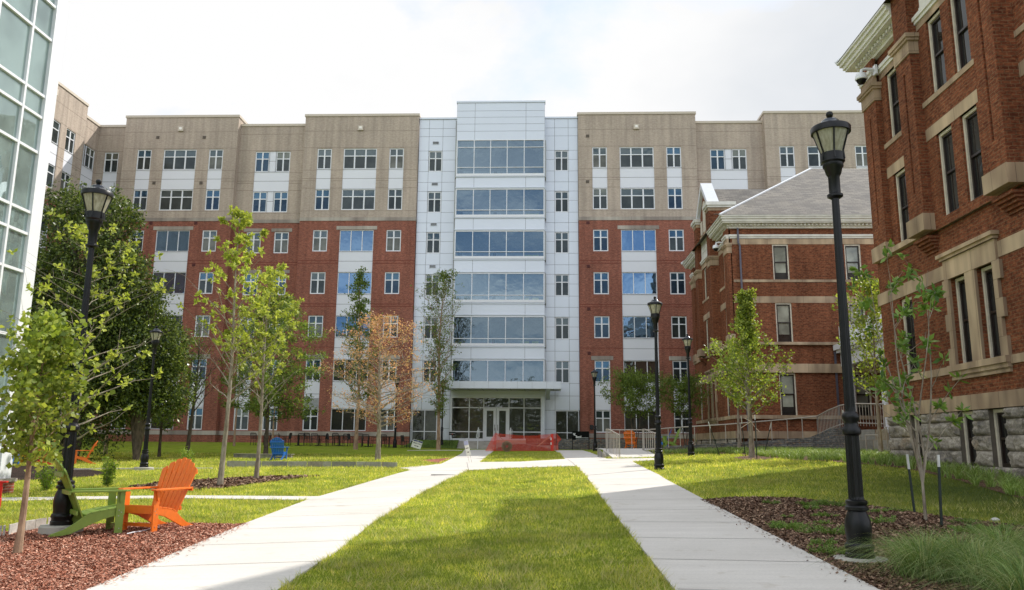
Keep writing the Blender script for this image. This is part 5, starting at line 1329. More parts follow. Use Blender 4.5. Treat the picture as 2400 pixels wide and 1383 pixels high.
# curved slatted bench
T = thing('slatted_bench', 'long low weathered timber bench with upright slats behind the stone wall', 'bench', (-13.3, 40.5, g(-13.3,40.5)))
bx0, bx1 = UY(548,1065,41)[0], UY(684,1065,41)[0]; zt_ = UY(600,1065,41)[2]; zb_ = UY(600,1074,41)[2]
M['timber'] = plain('weathered_timber', (.27,.245,.21), .85, var=.3, scale=5)
s = MB(); n = 46
for i in range(n):
    x = bx0+(bx1-bx0)*i/n; t = (i/n-.5); y = 40.6+1.6*t*t; s.box(x, x+.045, y-.02, y+.02, zb_, zt_)
s.build('slats', M['timber'], T)
s = MB()
for i in range(20):
    x = bx0+(bx1-bx0)*i/20; x2 = bx0+(bx1-bx0)*(i+1)/20; y = 40.6+1.6*(i/20-.475)**2; s.box(x, x2-.002, y-.05, y+.5, zt_+.002, zt_+.03)
s.build('seat', M['timber'], T)
s = MB()
for i in range(20):
    x = bx0+(bx1-bx0)*i/20; x2 = bx0+(bx1-bx0)*(i+1)/20; y = 40.6+1.6*(i/20-.475)**2; s.box(x+.001, x2-.001, y+.04, y+.1, zb_-.12, zb_+.02)
s.build('rail', M['timber'], T)
for t in (.03, .35, .65, .95):
    s = MB(); x = bx0+(bx1-bx0)*t; s.box(x-.1, x+.1, 40.72+1.6*(t-.5)**2, 41.0+1.6*(t-.5)**2, g(x,41)-.05, zt_-.0); s.build('leg', M['timber'], T)

# ================================================================ cafe tables and chairs by the hall
def cafe_table(x, y, label):
    T = thing('cafe_table', label, 'table', (x, y, g(x, y)), 0, 'black metal cafe tables on the grass by the wall'); z = g(x, y)
    s = MB(); s.box(x-.42, x+.42, y-.42, y+.42, z+.72, z+.745); s.build('tabletop', M['blackm'], T)
    s = MB(); s.tube([(x, y, z+.04), (x, y, z+.72)], .045, 10); s.build('pedestal', M['blackm'], T)
    s = MB(); s.box(x-.28, x+.28, y-.04, y+.04, z, z+.04); s.box(x-.04, x+.04, y-.28, y-.041, z, z+.04); s.box(x-.04, x+.04, y+.041, y+.28, z, z+.04); s.build('base', M['blackm'], T)
def make_cafe_chair():
    T = thing('cafe_chair', 'x', 'chair', (0,0,0), 0, 'black metal cafe chairs around the tables by the wall')
    for a in (-1, 1):
        for b in (-1, 1):
            s = MB(); s.tube([(a*.22, b*.22, 0), (a*.2, b*.19, .45)], .02, 6); s.build('leg', M['blackm'], T)
    s = MB(); s.box(-.23, .23, -.23, .23, .45, .47); s.build('seat', M['blackm'], T)
    s = MB(); s.tube([(-.22,.2,.46),(-.23,.25,.8),(-.2,.27,.86),(.2,.27,.86),(.23,.25,.8),(.22,.2,.46)], .024, 6)
    for k in np.linspace(-.18, .18, 8): s.tube([(k,.2,.47),(k,.262,.86)], .011, 4)
    s.build('backrest', M['blackm'], T)
    s = MB(); s.tube([(-.23,.22,.66),(-.25,-.15,.66),(-.22,-.2,.45)], .013, 6); s.build('arm', M['blackm'], T)
    s = MB(); s.tube([(.23,.22,.66),(.25,-.15,.66),(.22,-.2,.45)], .013, 6); s.build('arm', M['blackm'], T)
    return T
cc0 = make_cafe_chair(); first = True; Yt = 57.5
tabs = [(640,'behind the trees'),(700,'left end of the row'),(747,'second from the row\'s left end'),(795,'beside the tall birch trunk'),(864,'right of the tall birch trunk'),(912,'right end, by the far lamp post')]
for i, (px, nm) in enumerate(tabs):
    q = UY(px, 1040, Yt); cafe_table(q[0], Yt, 'black metal cafe table, '+nm)
for i, (px, dy, rz, nm) in enumerate([(597,0,.9,'alone left of the slender pale trunk'),(625,.3,3.6,'behind the pale slender trunk'),(661,-.2,1.9,'just left of the blue garden chair'),(672,.5,-1.6,'above the blue garden chair'),(705,-.1,.2,'first of the long row'),(722,.6,2.9,'tucked behind the first table of the row'),(736,-.6,.3,'in front of the second table'),(757,.2,-1.5,'right of the second table'),(775,-.3,1.6,'left of the third table'),(788,.6,3.0,'behind the third table'),(805,-.5,-.4,'angled in front of the third table'),(824,0,1.4,'left of the tall birch trunk'),(843,.6,3.3,'right behind the tall birch trunk'),(855,-.5,.1,'in front of the fourth table'),(878,.2,-1.7,'left of the orange tree trunk'),(893,-.3,1.2,'behind the orange tree trunk'),(903,.4,2.8,'left of the far lamp post'),(936,-.2,-1.4,'at the right end of the row'),(950,-.6,2.2,'low by the arrow sign')]):
    q = UY(px, 1040, Yt+dy); loc = (q[0], Yt+dy, g(q[0], Yt+dy)); lab = 'black metal cafe chair '+nm
    if first: cc0.location = loc; cc0.rotation_euler = (0,0,rz); cc0['label'] = lab; first = False
    else: kids_dup(cc0, loc, rz, lab)

# ================================================================ writing
def text(parent, body, loc, size, rx, rz, mat, name='lettering', align='LEFT', shear=0, bold=0, ry=0):
    cu = bpy.data.curves.new(name, 'FONT'); cu.body = body; cu.size = size; cu.extrude = .002; cu.align_x = align; cu.shear = shear; cu.offset = bold
    o = bpy.data.objects.new(name, cu); COL.objects.link(o)
    dg = bpy.context.evaluated_depsgraph_get(); me = bpy.data.meshes.new_from_object(o.evaluated_get(dg)); bpy.data.objects.remove(o)
    me.materials.clear(); me.materials.append(mat)
    o = bpy.data.objects.new(name, me); COL.objects.link(o); o.parent = parent; o.location = loc; o.rotation_euler = (rx, ry, rz); return o
white = plain('sign_white', (.8,.8,.8), .5); navy = plain('sign_navy', (.02,.03,.12), .5)
# black name sign
x0, x1 = UY(1341,1030,58.5)[0], UY(1381,1030,58.5)[0]; zt_, zb_ = UY(1360,1011,58.5)[2], UY(1360,1031,58.5)[2]; Ys = 58.5; gz_ = g(x0, Ys)
T = thing('name_sign', 'black building name sign on two posts in front of the stone wall', 'sign', ((x0+x1)/2, Ys, gz_))
s = MB(); s.box(x0, x1, Ys-.03, Ys+.03, zb_, zt_); s.build('sign_board', plain('sign_black', (.005,.005,.005), .7, spec=.1), T)
for x in (x0+.02, x1-.02): s = MB(); s.box(x-.03, x+.03, Ys+.031, Ys+.09, gz_-.1, zb_+.2); s.build('post', M['black'], T)
L_ = (Vector((x0, Ys-.034, 0))-Vector(T.location))
text(T, 'U', (L_.x+.06, L_.y, zt_-.27-gz_), .22, PI/2, 0, white, bold=.006); text(T, 'K', (L_.x+.12, L_.y-.003, zt_-.31-gz_), .22, PI/2, 0, white, bold=.006)
text(T, 'Boyd', (L_.x+.26, L_.y, zt_-.44-gz_), .19, PI/2, 0, white, bold=.004)
s = MB(); s.box(x0+.26, x1-.05, Ys-.036, Ys-.031, zb_+.13, zb_+.16); s.build('sign_rule', plain('sign_grey', (.5,.5,.5), .5), T)
s = MB(); s.box(x0+.26, x1-.05, Ys-.036, Ys-.031, zb_+.035, zb_+.06); s.build('sign_rule', plain('sign_grey2', (.4,.4,.4), .5), T)
# slanting arrow sign
Ya = 54.5; q = UY(973, 1047, Ya); T = thing('arrow_sign', 'white slanted lawn sign with navy header and black arrow', 'sign', (q[0], Ya, g(q[0], Ya)))
T.rotation_euler = (R(-8), R(16), R(14))
s = MB(); s.prism([(-.33,0,.12),(.33,0,.12),(.36,0,.66),(-.30,0,.66)], (0,.015,0)); s.build('sign_board', plain('sign_cream', (.66,.66,.55), .5), T, origin=(0,0,0)).location = (0,0,0)
s = MB(); s.prism([(-.28,-.004,.55),(.34,-.004,.55),(.348,-.004,.64),(-.285,-.004,.64)], (0,.003,0)); s.build('sign_header', navy, T, origin=(0,0,0)).location = (0,0,0)
text(T, 'MAIN HALL', (-.25,-.006,.40), .115, PI/2, 0, M['blackm'], bold=.002); text(T, 'UK', (-.02,-.008,.565), .07, PI/2, 0, white)
s = MB(); s.prism([(-.15,-.006,.25),(.08,-.006,.25),(.08,-.006,.21),(.18,-.006,.265),(.08,-.006,.32),(.08,-.006,.28),(-.15,-.006,.28)], (0,.004,0)); s.build('arrow', M['blackm'], T, origin=(0,0,0)).location = (0,0,0)
for x in (-.2, .22): s = MB(); s.tube([(x,.02,-.1),(x,.02,.5)], .008, 5); s.build('stake', M['blackm'], T, origin=(0,0,0)).location = (0,0,0)
# leaning narrow white sign on the entrance path
Yl = 33.0; q = UY(1103, 1092, Yl); T = thing('leaning_sign', 'narrow white placard leaning left on a clear stake over the entrance path', 'sign', (q[0], Yl, g(q[0], Yl)))
T.rotation_euler = (0, R(-14), 0)
s = MB(); s.box(-.09, .09, -.008, .008, .30, .92); s.build('sign_board', plain('placard', (.68,.66,.58), .5), T, origin=(0,0,0)).location = (0,0,0)
s = MB(); s.box(-.085, .085, -.014, -.0085, .74, .91); s.build('sign_header', plain('placard_blue', (.35,.36,.5), .5), T, origin=(0,0,0)).location = (0,0,0)
s = MB(); s.box(-.03, .03, -.014, -.0085, .43, .47); s.box(-.06, .05, -.014, -.0085, .60, .63); s.build('arrow', plain('placard_brown', (.12,.08,.06), .5), T, origin=(0,0,0)).location = (0,0,0)
s = MB(); s.tube([(-.05,0,-.15),(-.05,0,.32)], .006, 5); s.tube([(.05,0,-.15),(.05,0,.32)], .006, 5); s.build('stake', M['galv'], T, origin=(0,0,0)).location = (0,0,0)
# small black double sign on the bank
Yb = 58.8; q = UY(1059, 1048, Yb); z = g(q[0], Yb)+.15; T = thing('small_sign', 'small black two-panel sign on thin stakes beside the entrance glass', 'sign', (q[0], Yb, z))
zz_ = UY(1059,1016,Yb)[2]
s = MB(); s.box(q[0]-.23, q[0]+.23, Yb-.02, Yb+.01, zz_-.12, zz_+.12); s.build('sign_board', M['black'], T)
s = MB(); s.box(q[0]-.2, q[0]+.2, Yb-.026, Yb-.021, zz_-.02, zz_+.01); s.build('sign_rule', plain('sign_grey3', (.35,.35,.35), .5), T)
s = MB(); s.box(q[0]-.02, q[0]+.05, Yb-.028, Yb-.0215, zz_-.07, zz_-.025); s.build('emblem', plain('sign_red', (.5,.05,.04), .5), T)
for x in (-.16, .0): s = MB(); s.tube([(q[0]+x, Yb+.02, z-.2), (q[0]+x, Yb+.02, zz_)], .012, 5); s.build('stake', M['black'], T)
# white tubular guide posts at the foot of the steps
for px, lab in ((1120, 'white tubular post with open diamond frame left of the entrance doors'), (1196, 'white tubular post with open diamond frame behind the red netting')):
    Yp = 59.2; q = UY(px, 1050, Yp); z = .98; x = q[0]; T = thing('guide_post', lab, 'post', (x, Yp, z), 0, 'white guide posts flanking the entrance doors')
    s = MB(); s.tube([(x-.03, Yp, z), (x+.02, Yp, z+1.55)], .035, 8); s.build('pole', M['frame'], T)
    s = MB(); s.tube([(x-.12,Yp-.02,z+.82),(x-.04,Yp-.02,z+1.38),(x+.12,Yp-.02,z+1.42),(x+.10,Yp-.02,z+.86),(x-.12,Yp-.02,z+.82)], .022, 6); s.build('diamond_frame', M['frame'], T)

# ================================================================ construction corner at the entrance
def netmat():
    t = NT('orange_netting'); p = t.pos(); w_ = []
    sp = t.n('ShaderNodeSeparateXYZ'); t.l(p, sp.inputs[0])
    fx = t.math('FRACT', t.math('MULTIPLY', sp.outputs[0], 14.)); fz = t.math('FRACT', t.math('MULTIPLY', sp.outputs[2], 14.))
    k = t.math('MAXIMUM', t.math('LESS_THAN', fx, .33), t.math('LESS_THAN', fz, .33))
    d = t.n('ShaderNodeBsdfDiffuse'); d.inputs['Color'].default_value = (.80,.09,.05,1); tl = t.n('ShaderNodeBsdfTranslucent'); tl.inputs['Color'].default_value = (.9,.08,.05,1)
    m0 = t.n('ShaderNodeMixShader'); m0.inputs[0].default_value = .4; t.l(d.outputs[0], m0.inputs[1]); t.l(tl.outputs[0], m0.inputs[2])
    tr = t.n('ShaderNodeBsdfTransparent'); ms = t.n('ShaderNodeMixShader'); t.l(k, ms.inputs[0]); t.l(tr.outputs[0], ms.inputs[1]); t.l(m0.outputs[0], ms.inputs[2])
    return t.done(ms.outputs[0])
NET = netmat(); Yn = 53.0
xa, xb = UY(1160,1050,Yn)[0], UY(1303,1050,Yn)[0]; z0 = g(xa, Yn); zt_ = UY(1200,1016,Yn)[2]
T = thing('safety_netting', 'red-orange plastic safety netting strung across the path before the entrance', 'netting', ((xa+xb)/2, Yn, z0))
s = MB(); n = 16
for i in range(n):
    a = xa+(xb-xa)*i/n; b = xa+(xb-xa)*(i+1)/n; sg = lambda t: -.12*math.sin(PI*t)+.02*math.sin(9*t); o_ = lambda t: .06*math.sin(7*t)
    s.quad((a, Yn+o_(i/n), z0+.02), (b, Yn+o_((i+1)/n), z0+.02), (b, Yn+o_((i+1)/n), zt_+sg((i+1)/n)), (a, Yn+o_(i/n), zt_+sg(i/n)))
s.build('net_sheet', NET, T)
s = MB()
for i in range(6): a = i/6; s.poly([(xa+.02*i, Yn-.03*i, zt_+.08), (xa-.62+.1*i, Yn-.35-.08*i, z0+.02), (xa-.5+.12*i, Yn-.35-.05*i, z0+.02)])
s.poly([(xa, Yn-.05, zt_+.1), (xa+.3, Yn-.1, zt_-.6), (xa-.15, Yn-.1, zt_-.75)]); s.build('bunched_net', NET, T)
s = MB(); s.poly([(xb, Yn-.02, zt_+.1), (xb+.36, Yn-.1, zt_-.35), (xb+.14, Yn-.05, zt_-.6), (xb+.18, Yn-.1, z0+.02), (xb, Yn-.1, z0+.02)]); s.build('loose_net', NET, T)
for i, x in enumerate((xa, xb+.02)):
    s = MB(); s.tube([(x, Yn-.06, z0-.1), (x, Yn-.06, zt_+(.35 if not i else .1))], .018, 6); s.build('stake', plain('rust_stake', (.06,.045,.04), .8), T)
# traffic channeliser
x = UY(1297,1055,Yn)[0]-.02; T = thing('traffic_barrel', 'red upright traffic delineator with white bands at the netting\'s right end', 'delineator', (x-.12, Yn-.12, z0))
s = MB(); s.box(x-.16, x+.04, Yn-.2, Yn-.12, z0, z0+1.14); s.build('body', plain('barrier_red', (.62,.03,.015), .5), T, bevel=.01)
for k in (.45, .75): s = MB(); s.box(x-.165, x-.10, Yn-.206, Yn-.2, z0+k, z0+k+.16); s.build('reflective_band', plain('band_white', (.75,.7,.68), .4), T)
# gravel pile with a lumber brace and trestle behind the netting
cx_, cy_ = UY(1225,1052,54.6)[0], 54.8
n = 9000; r_ = RNG.uniform(0, 1, n)**.5; a_ = RNG.uniform(0, 2*PI, n); X = cx_+r_*np.cos(a_)*2.0; Y = cy_+r_*np.sin(a_)*.7; Zp = g(cx_, cy_)+.38*(1-r_**2)+RNG.uniform(0,.03,n)
u = RNG.normal(0,.03,(n,3)); v = RNG.normal(0,.03,(n,3)); c = np.stack([X,Y,Zp],-1)
s = MB(); s.lathe([(2.0,0),(1.5,.17),(1.0,.28),(.5,.35),(.05,.37)], 24, (0,0,0)); o = s.build('gravel_pile', plain('gravel_base', (.36,.29,.25), .95, var=.3, scale=12)); o.scale = (1,.35,1); o.location = (cx_, cy_, g(cx_,cy_)-.02); tag(o, 'low pile of pinkish gravel behind the red netting', 'gravel pile')
o = np_mesh('loose_gravel', np.stack([c-u,c+v,c+u],1).reshape(-1,3), np.arange(n*3).reshape(n,3), M['gravel'], 3); tag(o, 'loose gravel chips strewn over the pile behind the netting', 'gravel', kind='stuff')
lum = plain('lumber', (.50,.38,.29), .8, var=.15)
T = thing('lumber_brace', 'pale lumber boards leaning as braces behind the red netting', 'brace', (cx_, 54.2, g(cx_,54.2)))
for (a, b) in (((1258,1047),(1296,1016)), ((1163,1016),(1195,1045))):
    p, q = UY(*a, 54.1), UY(*b, 54.1); s = MB(); s.prism([(p[0]-.05,p[1],p[2]),(p[0]+.05,p[1],p[2]-.03),(p[0]+.05,p[1]+.09,p[2]-.03),(p[0]-.05,p[1]+.09,p[2])], (q[0]-p[0], 0, q[2]-p[2])); s.build('board', lum, T)
s = MB(); p, q = UY(1163,1031,54.6), UY(1232,1038,54.6); s.box(p[0], q[0], 54.6, 54.75, q[2], p[2]); s.build('plank', lum, T)
# fence wire coil
q = UY(1188,1050,52.2); T = MB(); zc = g(q[0],52.2)+.33
for k in range(48):
    r = random.uniform(.09, .34); pts = [(q[0]+.02*random.uniform(-1,1)+r*math.cos(t)*(1+.04*math.sin(3*t+k)), 52.2+random.uniform(-.12,.12), zc+r*math.sin(t)*(1+.04*math.cos(2*t+k))-(.34-r)*0) for t in np.linspace(0, 2*PI, 25)]; T.tube(pts, .008, 4)
o = T.build('wire_coil', plain('rusty_wire', (.34,.24,.15), .9), origin=(q[0], 52.2, zc-.33)); tag(o, 'coil of rusty brown fence wire standing on the grass by the netting', 'wire coil')

# ================================================================ stone retaining walls, ramp and railings
def zp(px, py, Y): return float(UY(px, py, Y)[2])
def xp(px, Y): return float(UY(px, 1040, Y)[0])
stone_wall('ledge_wall', [(xp(1232,60.0), 60.0), (xp(1560,60.0), 60.0)], 0, .75, .4, 'grey ledgestone wall behind the name sign right of the entrance', 'ledge', tops=[zp(1300,1028,60)]*2, bl=(1.2,2.2), rows=3)
stone_wall('ramp_wall', [(xp(1408,36.0), 36.0), (xp(1437,32.9), 32.9)], 0, .45, .3, 'rough stone cheek wall on the left of the concrete ramp', 'wallstone', tops=[zp(1410,1048,36), zp(1437,1076,32.9)], bl=(.3,.6), rows=2)
stone_wall('ramp_wall', [(xp(1513,38.5), 38.5), (xp(1543,34.5), 34.5)], 0, .45, .3, 'rough stone cheek wall on the right of the concrete ramp', 'wallstone', tops=[zp(1517,1049,38.5), zp(1543,1070,34.5)], bl=(.3,.6), rows=2)
rw = [(1558,1045,44.5),(1640,1041,44.0),(1700,1037.5,43.5),(1780,1033,42.5),(1850,1028,41.5),(1905,1025,40.0),(1935,1014,39.0),(1960,1003,38.0),(1990,1001,36.5),(2030,1003,35.0)]
stone_wall('retaining_wall', [(xp(a, Y), Y) for a, b, Y in rw], 0, .5, .4, 'long curved ledgestone retaining wall in front of the slate-roofed hall', 'ledge', tops=[zp(a,b,Y) for a,b,Y in rw], bl=(.9,1.8), rows=4)
stone_wall('porch_wall', [(xp(1990,34.5), 34.5), (xp(2100,33.0), 33.0)], 0, .6, .4, 'brown stone wall under the porch rail, left of the tall hall', 'wallstone', tops=[zp(2000,1008,34.5), zp(2080,1005,33)], bl=(.4,.8), rows=3)
s = MB(); a0, a1 = (xp(1437,33.0), 33.0), (xp(1545,33.4), 33.4); b0, b1 = (xp(1413,37.5), 37.5), (xp(1513,38.5), 38.5)
s.quad((*a0, g(*a0)+.03), (*a1, g(*a1)+.03), (*b1, 1.10), (*b0, 1.10)); s.quad((*b0, 1.10), (*b1, 1.10), (xp(1560,43), 43.5, 1.16), (xp(1395,43), 43.5, 1.14))
s.quad((*a0, .4), (*a1, .4), (*a1, g(*a1)+.03), (*a0, g(*a0)+.03)); s.quad((*b0, .4), (*a0, .4), (*a0, g(*a0)+.03), (*b0, 1.10)); s.quad((*a1, .4), (*b1, .4), (*b1, 1.1), (*a1, g(*a1)+.03))
o = s.build('ramp', M['conc']); tag(o, kind='structure')
def railing(label, pts, h, npick, rad=.024, prad=.016, second=None, group='painted steel railings of the ramp and terrace', pk_posts=True):
    """pts: base points (x,y,z)"""
    T = thing('railing', label, 'railing', pts[0], 0, group)
    top = [(p[0], p[1], p[2]+h) for p in pts]
    s = MB(); s.tube(top, rad, 8); s.build('handrail', M['galv'], T)
    L = [0]
    for a, b in zip(pts, pts[1:]): L.append(L[-1]+(Vector(b)-Vector(a)).length)
    def at(t):
        d = t*L[-1]
        for i in range(len(L)-1):
            if d <= L[i+1]+1e-6: f_ = (d-L[i])/(L[i+1]-L[i]); return Vector(pts[i]).lerp(Vector(pts[i+1]), f_)
    for i in range(npick):
        p = at(i/(npick-1)); s = MB(); s.tube([(p.x, p.y, p.z-.05), (p.x, p.y, p.z+h)], prad if 0 < i < npick-1 else rad, 6); s.build('post', M['galv'], T)
    if second:
        s = MB(); s.tube([(p[0], p[1], p[2]+second) for p in pts], rad*.8, 6); s.build('lower_rail', M['galv'], T)
    return T
railing('sloping picket railing on the left cheek of the ramp', [(xp(1421,36.5),36.5,1.05),(xp(1427,36.2),36.2,1.05),(xp(1452,33.3),33.3,.76)], .95, 9)
railing('sloping picket railing on the right cheek of the ramp', [(xp(1507,38.5),38.5,1.1),(xp(1513,38.2),38.2,1.1),(xp(1540,34.6),34.6,.84)], .95, 7)
railing('level railing across the back of the ramp landing', [(xp(1424,40),40.0,1.1),(xp(1509,40.5),40.5,1.12)], .95, 4)
def rtop(px, py, Y): q = UY(px, py, Y); return (q[0], q[1], q[2]-.95)
railing('long railing climbing along the retaining wall past the ginkgo', [rtop(1509,1008,42.5), rtop(1600,1001,43.8), rtop(1700,995,43.2), rtop(1840,983,41.6), rtop(1915,976,40.4)], .95, 13, .03, .022)
railing('close-set picket railing curving up to the white porch', [rtop(1915,976,40.4), rtop(1940,962,39.4), rtop(1970,950,38.2), rtop(2000,946,37.4), rtop(2070,947,36.4)], .95, 34, .03, .013, second=.08)
railing('short handrail beside the steps below the porch', [(xp(2030,31.5),31.5,1.0),(xp(2058,31.2),31.2,1.0),(xp(2080,31.0),31.0,1.3)], .75, 3, .022, .022)
# planter by the hall wall
x, y = xp(1635,58.5), 58.0; z = 1.1; T = thing('planter', 'dark cylindrical planter with a small shrub at the corner of the slate-roofed hall', 'planter', (x, y, z))
s = MB(); s.lathe([(.2,0),(.24,.5),(.22,.5)], 16, (x, y, z)); s.build('pot', plain('pot_navy', (.02,.022,.035), .5), T)
# ================================================================ trees and shrubs
def leaf_quads(C, D, size, asp=.5, droop=.0):
    """C centres, D growth directions -> folded diamond leaves, 4 verts each"""
    n = len(C); D = D/np.linalg.norm(D, axis=1, keepdims=True)
    r = RNG.normal(size=(n, 3)); S = np.cross(D, r); S /= np.linalg.norm(S, axis=1, keepdims=True)+1e-9
    L = size*RNG.uniform(.65, 1.3, n)[:, None]; D = D+np.array([0,0,-droop]); 
    V = np.stack([C, C+D*L*.55+S*L*asp/2, C+D*L, C+D*L*.55-S*L*asp/2], 1)
    return V
def rnd_dir(n, up=.2):
    d = RNG.normal(size=(n, 3)); d[:, 2] += up; return d/np.linalg.norm(d, axis=1, keepdims=True)
def tree(label, base, H, tr, crown, leafmat_, leaf, ncl, per, name='tree', bark='bark', lean=(0,0), group=None, nb=26, zb=.3, up=.6, cl=.22, asp=.5, cat='tree', seedv=0, multi=1, droop=.1, inner=.25, bare=0, k2=3, spread=None, whorl=False):
    """crown(t) -> radius in metres at height fraction t (0..1 between zb*H and H)"""
    rs = random.Random(seedv*7+13); T = thing(name, label, cat, base, 0, group)
    wood = MB(); tips = []
    bx, by, bz = base
    def lead(t, k=0):
        w = .03*H*math.sin(t*4.5+seedv+k); return Vector((bx+lean[0]*t*H+w*.5*t, by+lean[1]*t*H+w*.4*t, bz+t*H))
    stems = []
    for m_ in range(multi):
        if multi == 1: pts = [lead(t) for t in np.linspace(0, .98, 10)]
        else:
            a = 2*PI*m_/multi+rs.uniform(-.4, .4); sp = spread or .25; f0 = .14 if name == 'magnolia' else 0
            pts = [Vector((bx, by, bz))] + ([Vector((bx, by, bz+f0*H))] if f0 else [])
            pts += [Vector((bx+math.cos(a)*sp*H*(t**1.1)+.02*H*math.sin(5*t+m_), by+math.sin(a)*sp*H*(t**1.1), bz+f0*H+t*(H*(1-f0))*rs.uniform(.97, 1.03))) for t in np.linspace(.1, .97*rs.uniform(.8, 1), 8)]
        rad = [tr*(1-.93*i/(len(pts)-1))*(1 if multi == 1 else .6) for i in range(len(pts))]; rad[0] *= 1.25
        wood.tube(pts, rad, 8); stems.append(pts)
    n_ = nb
    for i in range(n_):
        st = stems[i % len(stems)]; t = (i+.5)/n_; h = zb+(.985-zb)*t
        q = h*(len(st)-1)/.98; q = min(q, len(st)-1.001); k = int(q); p = st[k].lerp(st[k+1], q-k)
        a = i*2.39996+rs.uniform(-.5, .5); Rr = crown(t)*rs.uniform(.72, 1.12)
        if Rr < .05: continue
        e = up*rs.uniform(.6, 1.3); d = Vector((math.cos(a), math.sin(a), e)).normalized()
        L = Rr/max(.25, math.hypot(d.x, d.y)); L = min(L, max(.1, (bz+H-p.z)/max(.05, d.z)) if d.z > 0 else L)
        pts = [p]; cur = p
        for j in range(1, 5):
            dd = (d+Vector((rs.uniform(-.14,.14), rs.uniform(-.14,.14), rs.uniform(-.08,.12)-droop*j*.3))).normalized(); cur = cur+dd*L/4; pts.append(cur)
        r0 = max(.006, tr*(1-h)*.42); wood.tube(pts, [r0*(1-.2*j) for j in range(5)], 5, cap=False)
        isbare = i < bare
        for j in range(1, 5):
            tips.append((pts[j], (pts[j]-pts[j-1]).normalized(), isbare))
            for m_ in range(k2):
                d2 = (d*.5+Vector((rs.uniform(-1,1), rs.uniform(-1,1), rs.uniform(-.2,.9)))).normalized(); l2 = L*rs.uniform(.14, .34)
                e2 = pts[j]+d2*l2; wood.tube([pts[j], pts[j].lerp(e2, .5)+Vector((0,0,.02)), e2], [r0*.35, r0*.25, r0*.12], 3, cap=False)
                tips.append((e2, d2, isbare)); tips.append((pts[j].lerp(e2, .5), d2, isbare))
    wood.build('trunk', M[bark], T, smooth=True)
    P = np.array([tuple(t[0]) for t in tips if not t[2]]); Dv = np.array([tuple(t[1]) for t in tips if not t[2]])
    idx = RNG.integers(0, len(P), ncl); 
    if ncl >= len(P): idx[:len(P)] = np.arange(len(P))
    cc = P[idx]+RNG.normal(size=(ncl, 3))*cl*inner*np.array([1,1,.8]); dd = Dv[idx]
    C = np.repeat(cc, per, 0); D = np.repeat(dd, per, 0)
    if whorl: D = D*.45+rnd_dir(len(C), .15); C = C+RNG.normal(size=C.shape)*leaf*.12
    else:
        C = C+RNG.normal(size=C.shape)*cl*.5; D = D*.35+rnd_dir(len(C), .1)
    V = leaf_quads(C, D, leaf, asp, droop*.6); V -= np.array(base)[None, None]
    np_mesh('foliage', V.reshape(-1, 3), np.arange(len(V)*4).reshape(-1, 4), M[leafmat_], 4, T)
    return T
def B(px, py): q = G(px, py); return (float(q[0]), float(q[1]), float(q[2])-.02)
def BY(px, Y): q = AT(px, Y); return (float(q[0]), float(q[1]), float(q[2])-.02)
oval = lambda r, a=.35: (lambda t: r*max(.05, math.sin(PI*min(1, max(0, (t*(1-a*.3)+.12))))**.8)*(1-.55*t))
GT = 'young trees on the lawns'
# left slender pair with lime leaves
tree('tall slender sapling with lime leaves and pale trunk, left of the pair in mulch', B(515,1140), 7.4, .075, lambda t: 1.45*(1-t)**.8*(.55+.45*min(1,t*4))+.12, 'lf_lime', .115, 260, 14, name='sapling', nb=44, zb=.28, up=1.0, cl=.12, seedv=1, group=GT, bare=6, k2=1, whorl=True, lean=(.02,0))
tree('slender sapling with lime leaves and forked pale trunk, right of the pair in mulch', B(600,1125), 6.2, .065, lambda t: 1.35*(1-t)**.7*(.5+.5*min(1,t*4))+.12, 'lf_lime', .11, 290, 14, name='sapling', nb=42, zb=.30, up=1.0, cl=.12, seedv=2, group=GT, bare=5, k2=1, whorl=True, lean=(.018,0))
tree('fine-leaved green willow oak behind the two lime saplings', BY(622,44), 9.0, .12, lambda t: 2.5*math.sin(PI*(.25+.7*t))**.7, 'lf_mid', .13, 3600, 7, name='oak_tree', nb=60, zb=.2, up=.25, cl=.2, seedv=3, bark='bark_dark', droop=.18)
tree('thin young tree with reddish trunk against the hall wall, left of the blue chair', BY(638,52), 6, .07, lambda t: .9*(1-t), 'lf_mid', .12, 160, 6, name='birch_tree', nb=22, zb=.4, up=.9, seedv=4, bark='bark_tan', group='young birches near the hall wall')
tree('thin young tree with reddish trunk by the wall, left of the lime saplings', BY(548,56), 7, .08, lambda t: .9*(1-t), 'lf_mid', .12, 160, 6, name='birch_tree', nb=22, zb=.4, up=.9, seedv=5, bark='bark_tan', group='young birches near the hall wall')
tree('nearly bare leaning birch with ascending twigs left of the saplings', BY(437,42), 7.4, .12, lambda t: 1.3*(1-t)+.1, 'lf_mid', .11, 90, 5, name='birch_tree', nb=40, zb=.3, up=1.5, seedv=6, bark='bark_dark', group='young birches near the hall wall', lean=(.035,0))
tree('tall narrow birch with sparse green leaves left of the orange-leaved tree', BY(833,53), 12.0, .13, lambda t: (1.9*(1-t)**.8)*(.6+.4*math.sin(9*t)**2)+.12, 'lf_mid', .17, 620, 8, name='birch_tree', nb=56, zb=.24, up=.75, cl=.2, seedv=7, bark='bark_tan', group='young birches near the hall wall', inner=.4)
tree('young tree whose leaves have turned dry orange, left of the entrance', BY(885,39), 7.0, .125, lambda t: 2.45*math.sin(PI*(.30+.66*t))**.9, 'lf_orange', .085, 1150, 6, name='orange_tree', nb=70, zb=.22, up=.45, cl=.2, seedv=8, bark='bark', k2=3)
tree('narrow columnar birch with small leaves beside the entrance', BY(1027,55.5), 12.3, .13, lambda t: (1.25*math.sin(PI*(.05+.9*t))**.8)*(.5+.5*min(1, t*3))+.1, 'lf_mid', .12, 1250, 7, name='birch_tree', nb=60, zb=.16, up=1.8, cl=.18, seedv=9, bark='bark_tan', group='young birches near the hall wall', inner=.5)
